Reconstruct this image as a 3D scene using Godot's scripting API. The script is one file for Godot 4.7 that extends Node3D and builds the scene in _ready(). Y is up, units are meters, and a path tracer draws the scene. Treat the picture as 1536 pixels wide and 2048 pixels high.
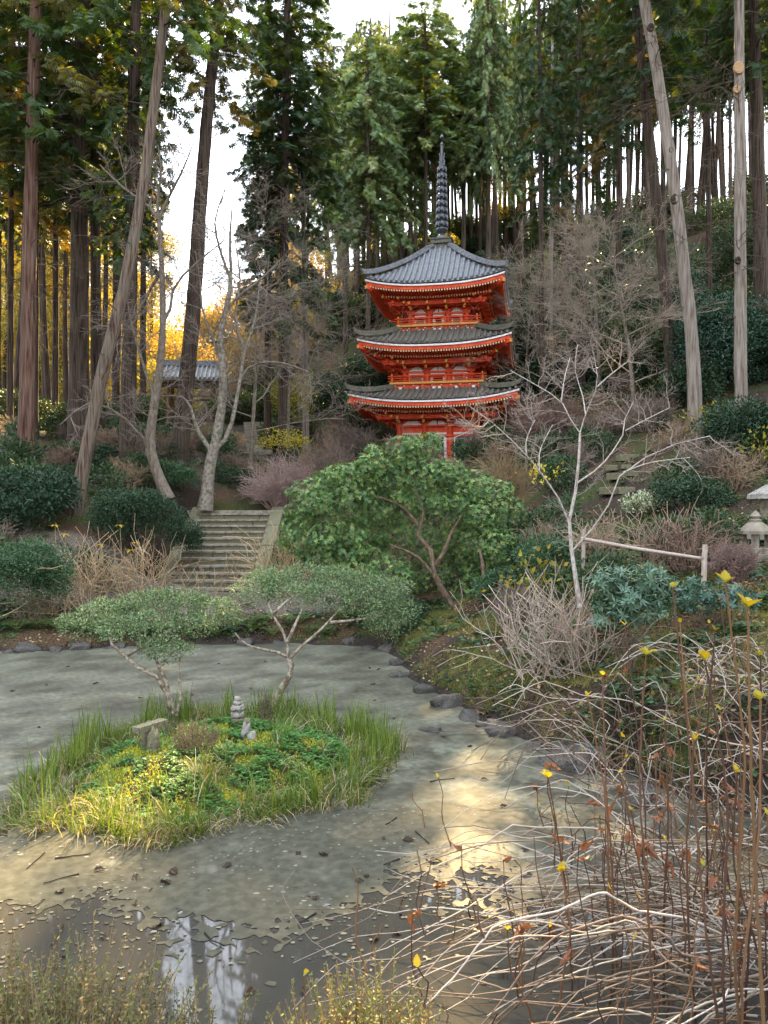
extends Node3D
# A hillside temple garden in winter: pond with a planted islet, stone stairs, bare maples, cedars and a vermilion three-storey pagoda.
const FOCAL := 1547.0          # focal length in pixels of the 1536 x 2048 photograph
const EYE_Y := 2.6             # metres above the water
var taken := {}
var used := {}
var tone := {}

# a photograph pixel at a known distance, as a place
func at(px: float, py: float, d: float) -> Vector3:
	return Vector3((px - 768.0) / FOCAL * d, EYE_Y + (1024.0 - py) / FOCAL * d, -d)

class Geo:
	var v := PackedVector3Array()
	var n := PackedVector3Array()
	var c := PackedColorArray()
	var ix := PackedInt32Array()
	func leaf(p: Vector3, d: Vector3, s: Vector3, col: Color) -> void:
		var k := v.size()
		var m := p + d * 0.45
		v.push_back(p); v.push_back(m + s); v.push_back(p + d); v.push_back(m - s)
		c.push_back(col); c.push_back(col); c.push_back(col); c.push_back(col)
		ix.push_back(k); ix.push_back(k + 1); ix.push_back(k + 2)
		ix.push_back(k); ix.push_back(k + 2); ix.push_back(k + 3)
	func quad(a: Vector3, b: Vector3, e: Vector3, d: Vector3, col := Color.WHITE) -> void:
		var k := v.size()
		v.push_back(a); v.push_back(b); v.push_back(e); v.push_back(d)
		for j in 4: c.push_back(col)
		ix.append_array(PackedInt32Array([k, k + 1, k + 2, k, k + 2, k + 3]))
	# a box whose axes are the columns of b (half sizes in h)
	func box(o: Vector3, h: Vector3, col := Color.WHITE, b := Basis()) -> void:
		var k := v.size()
		for z in [-1, 1]:
			for y in [-1, 1]:
				for x in [-1, 1]:
					v.push_back(o + b * Vector3(x * h.x, y * h.y, z * h.z)); c.push_back(col)
		for f in [[0, 1, 3, 2], [4, 6, 7, 5], [0, 4, 5, 1], [2, 3, 7, 6], [0, 2, 6, 4], [1, 5, 7, 3]]:
			ix.append_array(PackedInt32Array([k + f[0], k + f[2], k + f[3], k + f[0], k + f[1], k + f[2]]))
	func beam(a: Vector3, b: Vector3, w: float, h: float, col := Color.WHITE) -> void:
		var z := (b - a).normalized()
		var up := Vector3.UP if absf(z.y) < 0.95 else Vector3.RIGHT
		var x := up.cross(z).normalized()
		box((a + b) * 0.5, Vector3(w * 0.5, h * 0.5, a.distance_to(b) * 0.5), col, Basis(x, z.cross(x), z))
	func tube(pts: PackedVector3Array, rad: PackedFloat32Array, sides: int, col: Color, cap := false) -> void:
		var m := pts.size()
		var first := v.size()
		var t := (pts[1] - pts[0]).normalized()
		var u := t.cross(Vector3(0.31, 0.2, 0.93) if absf(t.z) < 0.8 else Vector3(0.9, 0.3, 0.1)).normalized()
		for k in m:
			if k > 0:
				t = (pts[mini(k + 1, m - 1)] - pts[k - 1]).normalized()
				u = (u - t * u.dot(t)).normalized()
			var w := t.cross(u)
			for j in sides:
				var a := TAU * j / sides
				var q := u * cos(a) + w * sin(a)
				v.push_back(pts[k] + q * rad[k]); n.push_back(q); c.push_back(col)
		for k in m - 1:
			for j in sides:
				var a := first + k * sides + j
				var b := first + k * sides + (j + 1) % sides
				ix.push_back(a); ix.push_back(b + sides); ix.push_back(b)
				ix.push_back(a); ix.push_back(a + sides); ix.push_back(b + sides)
		if cap:
			for e in [0, m - 1]:
				var k := v.size()
				var q: Vector3 = (pts[0] - pts[1]).normalized() if e == 0 else (pts[m - 1] - pts[m - 2]).normalized()
				v.push_back(pts[e]); n.push_back(q); c.push_back(col)
				for j in sides: v.push_back(v[first + e * sides + j]); n.push_back(q); c.push_back(col)
				for j in sides:
					var a := k + 1 + j
					var b := k + 1 + (j + 1) % sides
					if e == 0: ix.append_array(PackedInt32Array([k, a, b]))
					else: ix.append_array(PackedInt32Array([k, b, a]))
	# profile: Vector2(radius, height) from the bottom up
	func lathe(prof: PackedVector2Array, sides: int, col: Color, o := Vector3.ZERO, wob := 0.0, sd := 0) -> void:
		var first := v.size()
		for k in prof.size():
			for j in sides:
				var a := TAU * j / sides
				var r := prof[k].x * (1.0 + wob * sin(a * 2.0 + sd + k * 0.7) + wob * 0.6 * sin(a * 3.0 + sd * 2.1 - k))
				v.push_back(o + Vector3(cos(a) * r, prof[k].y, -sin(a) * r)); c.push_back(col)
		for k in prof.size() - 1:
			for j in sides:
				var a := first + k * sides + j
				var b := first + k * sides + (j + 1) % sides
				ix.append_array(PackedInt32Array([a, b + sides, b, a, a + sides, b + sides]))
	func mesh() -> ArrayMesh:
		var a := []
		a.resize(Mesh.ARRAY_MAX)
		a[Mesh.ARRAY_VERTEX] = v
		if n.size() == v.size(): a[Mesh.ARRAY_NORMAL] = n
		if c.size() == v.size(): a[Mesh.ARRAY_COLOR] = c
		a[Mesh.ARRAY_INDEX] = ix
		var m := ArrayMesh.new()
		m.add_surface_from_arrays(Mesh.PRIMITIVE_TRIANGLES, a)
		return m
	# smooth normals, averaged at shared points
	func soften() -> void:
		n = PackedVector3Array()
		n.resize(v.size())
		for k in range(0, ix.size(), 3):
			var q := (v[ix[k + 2]] - v[ix[k]]).cross(v[ix[k + 1]] - v[ix[k]])
			n[ix[k]] += q; n[ix[k + 1]] += q; n[ix[k + 2]] += q
		for k in n.size(): n[k] = n[k].normalized()

# ---------- nodes ----------
func numbered(called: String) -> String:
	used[called] = used.get(called, -1) + 1
	return called if used[called] == 0 else "%s_%03d" % [called, used[called]]
func tag(o: Node, label: String, category: String, group := "") -> Node:
	o.set_meta("label", label); o.set_meta("category", category)
	if group != "": o.set_meta("group", group)
	return o
func thing(called: String, label: String, category: String, where := Vector3.ZERO, turn := 0.0, group := "") -> Node3D:
	var o := Node3D.new()
	o.name = numbered(called)
	add_child(o)
	o.position = where; o.rotation.y = turn
	tag(o, label, category, group)
	return o
func part(parent: Node, called: String, m: Mesh, mt: Material, where := Vector3.ZERO) -> MeshInstance3D:
	var o := MeshInstance3D.new()
	o.name = called if parent != self else numbered(called)
	o.mesh = m; o.material_override = mt
	parent.add_child(o, true)
	o.position = where
	return o
func stuff(o: Node) -> Node:
	o.set_meta("kind", "stuff"); return o
func structure(called: String, m: Mesh, mt: Material) -> MeshInstance3D:
	var o := part(self, called, m, mt)
	o.set_meta("kind", "structure"); return o
func copy(o: Node3D, label := "") -> Node3D:
	var r: Node3D = o.duplicate()
	r.name = numbered(String(o.name).rstrip("0123456789").trim_suffix("_"))
	add_child(r)
	if label != "": r.set_meta("label", label)
	return r
func scatter(called: String, m: Mesh, mt: Material, places: Array, colors: Array, parent: Node = self) -> MultiMeshInstance3D:
	var mm := MultiMesh.new()
	mm.transform_format = MultiMesh.TRANSFORM_3D
	mm.use_colors = colors.size() > 0
	mm.mesh = m
	mm.instance_count = places.size()
	for k in places.size():
		mm.set_instance_transform(k, places[k])
		if colors.size(): mm.set_instance_color(k, colors[k])
	var o := MultiMeshInstance3D.new()
	o.name = numbered(called) if parent == self else called
	o.multimesh = mm; o.material_override = mt
	parent.add_child(o, true)
	o.set_meta("kind", "stuff")
	return o

# ---------- materials ----------
func lin(r: float, g: float, b: float) -> Color:
	return Color(r, g, b).linear_to_srgb()
func noise_tex(sd: int, freq: float, ramp: Array, size := 512, kind := FastNoiseLite.TYPE_SIMPLEX_SMOOTH, oct := 5) -> NoiseTexture2D:
	var f := FastNoiseLite.new()
	f.noise_type = kind; f.seed = sd; f.frequency = freq
	f.fractal_octaves = oct; f.fractal_gain = 0.55
	var t := NoiseTexture2D.new()
	t.width = size; t.height = size; t.seamless = true; t.noise = f
	if ramp.size():
		var g := Gradient.new()
		var offs := PackedFloat32Array(); var cols := PackedColorArray()
		for k in ramp.size():
			offs.push_back(0.2 + 0.6 * k / (ramp.size() - 1.0)); cols.push_back(ramp[k])
		g.offsets = offs; g.colors = cols
		t.color_ramp = g
	return t
# rough natural matter: a noise of colours, triplanar, with relief in centimetres
func matter(sd: int, ramp: Array, scale: Vector3, rough: float, relief: float, vertex := false, freq := 0.012, world := false) -> StandardMaterial3D:
	var m := StandardMaterial3D.new()
	m.albedo_texture = noise_tex(sd, freq, ramp)
	m.uv1_triplanar = true; m.uv1_world_triplanar = world; m.uv1_scale = scale
	m.roughness = rough
	m.metallic_specular = 0.3
	m.vertex_color_use_as_albedo = vertex
	m.cull_mode = BaseMaterial3D.CULL_DISABLED
	if relief > 0.0:
		m.heightmap_enabled = true
		m.heightmap_texture = noise_tex(sd, freq, [])
		m.heightmap_scale = relief
	return m
func leafy(back: Color, rough := 0.55, spec := 0.4) -> StandardMaterial3D:
	var m := StandardMaterial3D.new()
	m.vertex_color_use_as_albedo = true
	m.roughness = rough; m.metallic_specular = spec
	m.cull_mode = BaseMaterial3D.CULL_DISABLED
	m.backlight_enabled = true; m.backlight = back
	return m
func paint(c: Color, rough := 0.6, spec := 0.4) -> StandardMaterial3D:
	var m := StandardMaterial3D.new()
	m.albedo_color = c; m.roughness = rough; m.metallic_specular = spec
	m.cull_mode = BaseMaterial3D.CULL_DISABLED
	return m
# paint or tile with a mottled tone
func worn(sd: int, a: Color, b: Color, rough := 0.6, scale := 0.7) -> StandardMaterial3D:
	return matter(sd, [a, a.lerp(b, 0.5), b], Vector3.ONE * scale, rough, 0.0)

func rv(r: RandomNumberGenerator) -> Vector3:
	return Vector3(r.randf_range(-1, 1), r.randf_range(-1, 1), r.randf_range(-1, 1))
func vary(c: Color, r: RandomNumberGenerator, amt: float) -> Color:
	var k := 1.0 + r.randf_range(-amt, amt)
	return Color(c.r * k * (1.0 + r.randf_range(-amt, amt) * 0.35), c.g * k, c.b * k * (1.0 + r.randf_range(-amt, amt) * 0.3))
func rng_of(sd: int) -> RandomNumberGenerator:
	var r := RandomNumberGenerator.new()
	r.seed = sd; return r

# ---------- terrain ----------
var pond := PackedVector2Array()      # x, distance in front of the camera
var knots: Array = []
var coef := PackedFloat64Array()
var lumps := FastNoiseLite.new()
func spline_setup() -> void:
	var m := knots.size()
	var nn := m + 3
	var A: Array = []
	for i in nn:
		var row := PackedFloat64Array(); row.resize(nn + 1); A.append(row)
	for i in m:
		for j in m:
			A[i][j] = kern(knots[i][0] - knots[j][0], knots[i][1] - knots[j][1])
		A[i][i] += 6.0
		A[i][m] = 1.0; A[i][m + 1] = knots[i][0]; A[i][m + 2] = knots[i][1]
		A[m][i] = 1.0; A[m + 1][i] = knots[i][0]; A[m + 2][i] = knots[i][1]
		A[i][nn] = knots[i][2]
	for p in nn:
		var best := p
		for r in range(p + 1, nn):
			if absf(A[r][p]) > absf(A[best][p]): best = r
		var tmp = A[p]; A[p] = A[best]; A[best] = tmp
		for r in range(p + 1, nn):
			var f: float = A[r][p] / A[p][p]
			if f != 0.0:
				for k in range(p, nn + 1): A[r][k] -= f * A[p][k]
	coef.resize(nn)
	for p in range(nn - 1, -1, -1):
		var s: float = A[p][nn]
		for k in range(p + 1, nn): s -= A[p][k] * coef[k]
		coef[p] = s / A[p][p]
func kern(dx: float, dy: float) -> float:
	var r2 := dx * dx + dy * dy
	return 0.0 if r2 < 1e-9 else 0.5 * r2 * log(r2)
func raw_height(x: float, d: float) -> float:
	var m := knots.size()
	var s := coef[m] + coef[m + 1] * x + coef[m + 2] * d
	for j in m: s += coef[j] * kern(x - knots[j][0], d - knots[j][1])
	return s
func pond_side(x: float, d: float) -> float:       # metres to the shore, above zero outside
	var q := Vector2(x, d)
	var best := 1e9
	for k in pond.size():
		var c := Geometry2D.get_closest_point_to_segment(q, pond[k], pond[(k + 1) % pond.size()])
		best = minf(best, c.distance_squared_to(q))
	best = sqrt(best)
	return -best if Geometry2D.is_point_in_polygon(q, pond) else best
var gx := PackedFloat64Array(); var gd := PackedFloat64Array(); var gh := PackedFloat32Array()
func cells(lo: float, a: float, b: float, hi: float, fine: float, coarse: float) -> PackedFloat64Array:
	var o := PackedFloat64Array()
	var x := lo
	while x < hi:
		o.push_back(x)
		var far := maxf(maxf(a - x, x - b), 0.0)
		x += minf(coarse, fine + far * 0.12)
	o.push_back(hi)
	return o
func find(a: PackedFloat64Array, x: float) -> int:
	return clampi(a.bsearch(x) - 1, 0, a.size() - 2)
func ground(x: float, d: float) -> float:
	var i := find(gx, x); var j := find(gd, d)
	var w := gd.size()
	var fx := clampf((x - gx[i]) / (gx[i + 1] - gx[i]), 0, 1); var fd := clampf((d - gd[j]) / (gd[j + 1] - gd[j]), 0, 1)
	return lerpf(lerpf(gh[i * w + j], gh[i * w + j + 1], fd), lerpf(gh[(i + 1) * w + j], gh[(i + 1) * w + j + 1], fd), fx)
func on(x: float, d: float, lift := 0.0) -> Vector3:
	return Vector3(x, ground(x, d) + lift, -d)
# where the ray through a photograph pixel meets the ground near the distance d: the x of that pixel, on the terrain
func stand(px: float, d: float, lift := 0.0) -> Vector3:
	return on((px - 768.0) / FOCAL * d, d, lift)
# ---------- plants ----------
# a conifer's crown: tiers of drooping branches hung with flat sprays; root at the origin, top at y = high
func conifer_crown(sd: int, high: float, wide: float, branches: int, cols: Array, low_share := 0.75, leafsize := 1.0, taper := 0.55) -> Array:
	var r := rng_of(sd)
	var g := Geo.new(); var w := Geo.new()
	for b in branches:
		var t := (b + r.randf()) / branches
		var y := high * t * 0.97
		var reach := wide * (low_share + (1.0 - low_share) * sin(minf(t * 2.2, 1.0) * PI * 0.5)) * pow(1.0 - t, taper) * r.randf_range(0.6, 1.12) + 0.25
		var a := b * 2.4 + r.randf_range(-0.5, 0.5)
		var d := Vector3(cos(a), r.randf_range(0.0, 0.35), sin(a))
		var side := Vector3(-sin(a), 0, cos(a))
		var p := Vector3(0, y, 0)
		var steps := int(reach / 0.24) + 2
		var pts := PackedVector3Array([p]); var rad := PackedFloat32Array([0.012 + 0.012 * reach])
		var col: Color = cols[r.randi() % cols.size()]
		for s in steps:
			var f := float(s) / steps
			d = (d + Vector3(0, -0.13 + 0.10 * f, 0) + rv(r) * 0.12).normalized()
			p += d * (reach / steps)
			if s % 3 == 2: pts.push_back(p); rad.push_back(0.012 * (1.0 - f) + 0.006)
			if f < 0.18: continue
			for k in 4:
				var sg := 1.0 if k % 2 == 0 else -1.0
				var dir := (d * r.randf_range(0.2, 0.9) + side * sg * r.randf_range(0.4, 1.2) + Vector3(0, r.randf_range(-1.0, 0.1), 0) + rv(r) * 0.25).normalized()
				spray(g, p + rv(r) * 0.08, dir, r.randf_range(0.26, 0.46) * leafsize, vary(col, r, 0.35), r)
		if pts.size() > 1: w.tube(pts, rad, 4, Color(1, 1, 1))
	return [g.mesh(), w.mesh()]
func spray(g: Geo, p: Vector3, d: Vector3, l: float, col: Color, r: RandomNumberGenerator) -> void:
	var s := d.cross(rv(r) + Vector3(0, 1.2, 0)).normalized()
	g.leaf(p, d * l, s * l * 0.09, col)
	for k in 3:
		var f := 0.18 + 0.24 * k
		var q := p + d * (l * f)
		var ll := l * (0.62 - 0.13 * k)
		var dr := Vector3(0, -0.12, 0)
		g.leaf(q, (d * 0.75 + s * 0.75 + dr) * ll, (s * 0.7 - d * 0.7) * ll * 0.14, col)
		g.leaf(q, (d * 0.75 - s * 0.75 + dr) * ll, (s * 0.7 + d * 0.7) * ll * 0.14, col)
# leaves over the skins of lobes: [centre, radii]; leaves point outwards and up
func lobes(sd: int, list: Array, per_m2: float, long: float, broad: float, cols: Array, ragged := 0.12, whorl := 1) -> ArrayMesh:
	var r := rng_of(sd)
	var g := Geo.new()
	var nz := FastNoiseLite.new()
	nz.seed = sd; nz.frequency = 1.4
	for lb in list:
		var o: Vector3 = lb[0]; var rr: Vector3 = lb[1]
		var area := 4.0 * PI * pow((pow(rr.x * rr.y, 1.6) + pow(rr.x * rr.z, 1.6) + pow(rr.y * rr.z, 1.6)) / 3.0, 1.0 / 1.6)
		for k in int(area * per_m2 / whorl):
			var q := rv(r)
			if q.length() > 1.0 or q.length() < 0.05: q = Vector3(r.randfn(), r.randfn(), r.randfn())
			q = q.normalized()
			if q.y < -0.75 and r.randf() < 0.6: continue
			var lump := nz.get_noise_3dv((o + q * rr) * 1.6)
			var depth := 1.0 + lump * 0.30 - absf(r.randfn()) * ragged
			var p := o + q * rr * depth
			var up := (q / rr).normalized()
			var out := (up + Vector3(0, 0.35, 0) + rv(r) * 0.55).normalized()
			var col: Color = vary(cols[r.randi() % cols.size()], r, 0.3)
			if whorl == 1:
				var d := (out + rv(r) * 0.9).normalized()
				g.leaf(p, d * long * r.randf_range(0.7, 1.25), d.cross(out + rv(r) * 0.5).normalized() * broad * 0.5, col)
			else:
				var u := out.cross(rv(r)).normalized()
				var w := out.cross(u)
				var a0 := r.randf() * TAU
				for j in whorl:
					var a := a0 + TAU * j / whorl + r.randf_range(-0.3, 0.3)
					var rad := u * cos(a) + w * sin(a)
					var d := (rad + out * r.randf_range(-0.25, 0.75)).normalized()
					g.leaf(p, d * long * r.randf_range(0.75, 1.2), d.cross(out).normalized() * broad * 0.5, vary(col, r, 0.12))
	return g.mesh()
# a bare limb with its twigs
func limb(g: Geo, p: Vector3, d: Vector3, long: float, thick: float, level: int, r: RandomNumberGenerator, o: Dictionary) -> void:
	var seg: int = o.seg if level > 0 else 2
	var pts := PackedVector3Array([p]); var rad := PackedFloat32Array([thick])
	var dirs := [d]
	for k in seg:
		d = (d + rv(r) * o.wob + Vector3(0, o.up, 0)).normalized()
		p += d * (long / seg)
		pts.push_back(p); rad.push_back(maxf(lerpf(thick, thick * o.taper, (k + 1.0) / seg), o.min))
		dirs.append(d)
	g.tube(pts, rad, 6 if thick > 0.05 else (4 if thick > 0.015 else 3), o.col if level > 0 else vary(o.col, r, 0.25))
	if level <= 0: return
	for k in o.kids:
		var t := lerpf(o.from, 1.0, (k + r.randf()) / o.kids) * seg
		var i := mini(int(t), seg - 1)
		var q := pts[i].lerp(pts[i + 1], t - i)
		var dd: Vector3 = dirs[i + 1]
		var sidew := dd.cross(rv(r)).normalized()
		sidew.y = sidew.y * o.flat
		var nd: Vector3 = (dd * r.randf_range(0.5, 1.0) + sidew * o.spread * r.randf_range(0.6, 1.2)).normalized()
		limb(g, q, nd, long * o.shrink * r.randf_range(0.6, 1.15), maxf(lerpf(thick, thick * o.taper, t / seg) * o.thin, o.min), level - 1, r, o)
# bare shrub: many upright canes that branch into a haze of twigs, root at the origin
func twig_shrub(sd: int, high: float, wide: float, stems: int, col: Color, level := 2, kids := 5, minr := 0.0022) -> ArrayMesh:
	var r := rng_of(sd)
	var g := Geo.new()
	for k in stems:
		var a := r.randf() * TAU
		var f := sqrt(r.randf())
		var lean := Vector3(cos(a) * f * wide, high * r.randf_range(0.75, 1.0) * sqrt(maxf(0.15, 1.0 - f * f * 0.75)), sin(a) * f * wide)
		var root := Vector3(cos(a) * f * wide * 0.25, 0, sin(a) * f * wide * 0.25)
		var d := (lean - root)
		limb(g, root, d.normalized(), d.length() * 0.62, 0.008 + 0.004 * high, level, r, {seg = 4, wob = 0.16, up = 0.03, taper = 0.5, min = minr, kids = kids, from = 0.3, flat = 0.8, spread = 0.85, shrink = 0.55, thin = 0.6, col = col})
	return g.mesh()
# leafless hydrangea: kinked canes leaning every way, with few side shoots
func loose_canes(sd: int, high: float, wide: float, stems: int, col: Color, minr: float) -> ArrayMesh:
	var r := rng_of(sd)
	var g := Geo.new()
	for k in stems:
		var root := Vector3(r.randf_range(-0.8, 0.8) * wide, 0, r.randf_range(-0.5, 0.5) * wide)
		var low := r.randf() < 0.4
		var d := Vector3(r.randf_range(-1, 1), r.randf_range(0.1, 0.7) if low else r.randf_range(0.9, 2.2), r.randf_range(-0.7, 0.7)).normalized()
		limb(g, root, d, high * r.randf_range(0.55, 1.0), 0.010, 1, r, {seg = 6, wob = 0.34, up = 0.05, taper = 0.6, min = minr, kids = 4, from = 0.35, flat = 1.0, spread = 0.7, shrink = 0.5, thin = 0.75, col = vary(col, r, 0.3)})
	return g.mesh()
# a trunk along given points with lumps and flared roots
func trunk_mesh(pts: Array, r0: float, r1: float, sd: int, col := Color.WHITE, flare := 0.5) -> ArrayMesh:
	var g := Geo.new()
	var r := rng_of(sd)
	var cv := Curve3D.new()
	for k in pts.size():
		var a: Vector3 = pts[maxi(k - 1, 0)]; var b: Vector3 = pts[mini(k + 1, pts.size() - 1)]
		cv.add_point(pts[k], (a - b) * 0.16, (b - a) * 0.16)
	var long := cv.get_baked_length()
	var m := clampi(int(long / 0.5), 6, 60)
	var pp := PackedVector3Array(); var rr := PackedFloat32Array()
	for k in m + 1:
		var f := float(k) / m
		pp.push_back(cv.sample_baked(f * long))
		rr.push_back(lerpf(r0, r1, f) * (1.0 + flare * exp(-f * long / (r0 * 2.2 + 0.05))) * r.randf_range(0.97, 1.03))
	g.tube(pp, rr, 14, col)
	# furrows: press the surface in and out along the grain
	var nz := FastNoiseLite.new()
	nz.seed = sd; nz.frequency = 1.0
	for k in g.v.size():
		var p := g.v[k]; var q := g.n[k]
		var a := atan2(q.z, q.x)
		g.v[k] = p + q * r0 * (0.07 * sin(a * 5.0 + nz.get_noise_1d(p.y * 0.6) * 5.0) * (0.4 + 1.2 * exp(-p.y * 0.5)) + 0.08 * nz.get_noise_2d(a * 4.0, p.y * 1.5))
	return g.mesh()
func foot(pts: Array) -> Array:      # the same points from the first one on
	var o := []
	for p in pts: o.append(p - pts[0])
	return o
var crowns: Array = []
# px_line: [[pixel x, pixel y], ...] of the trunk from its foot upwards, all at the distance d
func tall_tree(called: String, label: String, px_line: Array, d: float, w_px0: float, w_px1: float, bark: Material, sd: int, hang: Array, group := "", extra_top := 8.0) -> Node3D:
	var pts := []
	for q in px_line: pts.append(at(q[0], q[1], d))
	pts[0].y = ground(pts[0].x, d) - 0.15
	var a: Vector3 = pts[pts.size() - 2]; var b: Vector3 = pts[pts.size() - 1]
	pts.append(b + (b - a).normalized() * extra_top)
	var t := thing(called, label, "tree", pts[0], 0.0, group)
	var k := d / FOCAL * 0.5 * 0.68
	part(t, "trunk", trunk_mesh(foot(pts), w_px0 * k, w_px1 * k * 0.6, sd, Color.WHITE, 0.35), bark)
	if d < 34.0:
		var dead := Geo.new(); var r := rng_of(sd + 5000)
		var op := {seg = 4, wob = 0.2, up = -0.02, taper = 0.4, min = 0.005, kids = 4, from = 0.3, flat = 0.6, spread = 0.8, shrink = 0.55, thin = 0.6, col = Color(0.085, 0.065, 0.05)}
		var rel := foot(pts)
		for j in 26:
			var y := r.randf_range(3.5, 13.5)
			var an := r.randf() * TAU
			limb(dead, along(rel, y), Vector3(cos(an), r.randf_range(-0.25, 0.3), sin(an)).normalized(), r.randf_range(0.5, 1.9) * clampf(y / 8.0, 0.5, 1.2), 0.016, 2, r, op)
		stuff(part(t, "dead_branches", dead.mesh(), tone.vertexbark))
	for h in hang: crown_on(t, h[0], along(foot(pts), h[1]), h[2], h[3], h[4])
	return t
func along(pts: Array, y: float) -> Vector3:
	for k in pts.size() - 1:
		if pts[k + 1].y >= y: return pts[k].lerp(pts[k + 1], clampf((y - pts[k].y) / maxf(pts[k + 1].y - pts[k].y, 0.01), 0, 1))
	return pts[pts.size() - 1]
func crown_on(t: Node3D, kind: int, where: Vector3, wide: float, high: float, turn: float) -> void:
	var c := part(t, "crown", crowns[kind][0], tone.needle, where)
	c.rotation.y = turn; c.scale = Vector3(wide, high, wide)
	stuff(c)
	var b := part(t, "branches", crowns[kind][1], tone.bark_dark, where)
	b.rotation.y = turn; b.scale = Vector3(wide, high, wide)
	stuff(b)
func bush(called: String, label: String, category: String, where: Vector3, leaves: ArrayMesh, mt: Material, stem_sd: int, high: float, wide: float, group := "") -> Node3D:
	var t := thing(called, label, category, where, 0.0, group)
	stuff(part(t, "foliage", leaves, mt))
	stuff(part(t, "stems", twig_shrub(stem_sd, high, wide, 14, Color(0.16, 0.12, 0.09), 1, 4, 0.004), tone.vertexbark))
	return t
# ---------- pagoda ----------
func lift_at(t: float, lift: float) -> float:
	return lift * pow(absf(t), 2.6)
# height of a roof at eave place t (-1..1) and share s up the slope
func roof_y(t: float, s: float, eave: float, rise: float, lift: float) -> float:
	return eave + 0.1 + rise * (0.72 * s + 0.28 * s * s) + lift_at(t, lift) * pow(1.0 - s, 1.6)
func four(t: Node3D, called: String, m: Mesh, mt: Material, st := false) -> void:
	for k in 4:
		var o := part(t, called, m, mt)
		o.rotation.y = k * PI / 2
		if st: stuff(o)
func strip(g: Geo, half: float, y0: float, y1: float, depth: float, lift: float, full: float, col := Color.WHITE) -> void:
	var m := 18
	for j in m:
		var t0 := -1.0 + 2.0 * j / m; var t1 := -1.0 + 2.0 * (j + 1) / m
		var a0 := lift_at(t0 * half / full, lift); var a1 := lift_at(t1 * half / full, lift)
		var o0 := Vector3(t0 * half, 0, half); var o1 := Vector3(t1 * half, 0, half)
		var i0 := Vector3(t0 * (half - depth), 0, half - depth); var i1 := Vector3(t1 * (half - depth), 0, half - depth)
		var up := Vector3.UP
		g.quad(o0 + up * (y0 + a0), o1 + up * (y0 + a1), o1 + up * (y1 + a1), o0 + up * (y1 + a0), col)
		g.quad(i0 + up * (y0 + a0), i1 + up * (y0 + a1), o1 + up * (y0 + a1), o0 + up * (y0 + a0), col)
		g.quad(o0 + up * (y1 + a0), o1 + up * (y1 + a1), i1 + up * (y1 + a1), i0 + up * (y1 + a0), col)
		g.quad(i0 + up * (y0 + a0), i0 + up * (y1 + a0), i1 + up * (y1 + a1), i1 + up * (y0 + a1), col)
func poly_panel(g: Geo, pts: Array, z0: float, z1: float) -> void:    # a flat outline with thickness
	var k := g.v.size()
	var m := pts.size()
	for z in [z1, z0]:
		for p in pts: g.v.push_back(Vector3(p[0], p[1], z)); g.c.push_back(Color.WHITE)
	for j in range(1, m - 1): g.ix.append_array(PackedInt32Array([k, k + j + 1, k + j]))
	for j in m: 
		var a := k + j; var b := k + (j + 1) % m
		g.ix.append_array(PackedInt32Array([a, b, b + m, a, b + m, a + m]))
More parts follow.
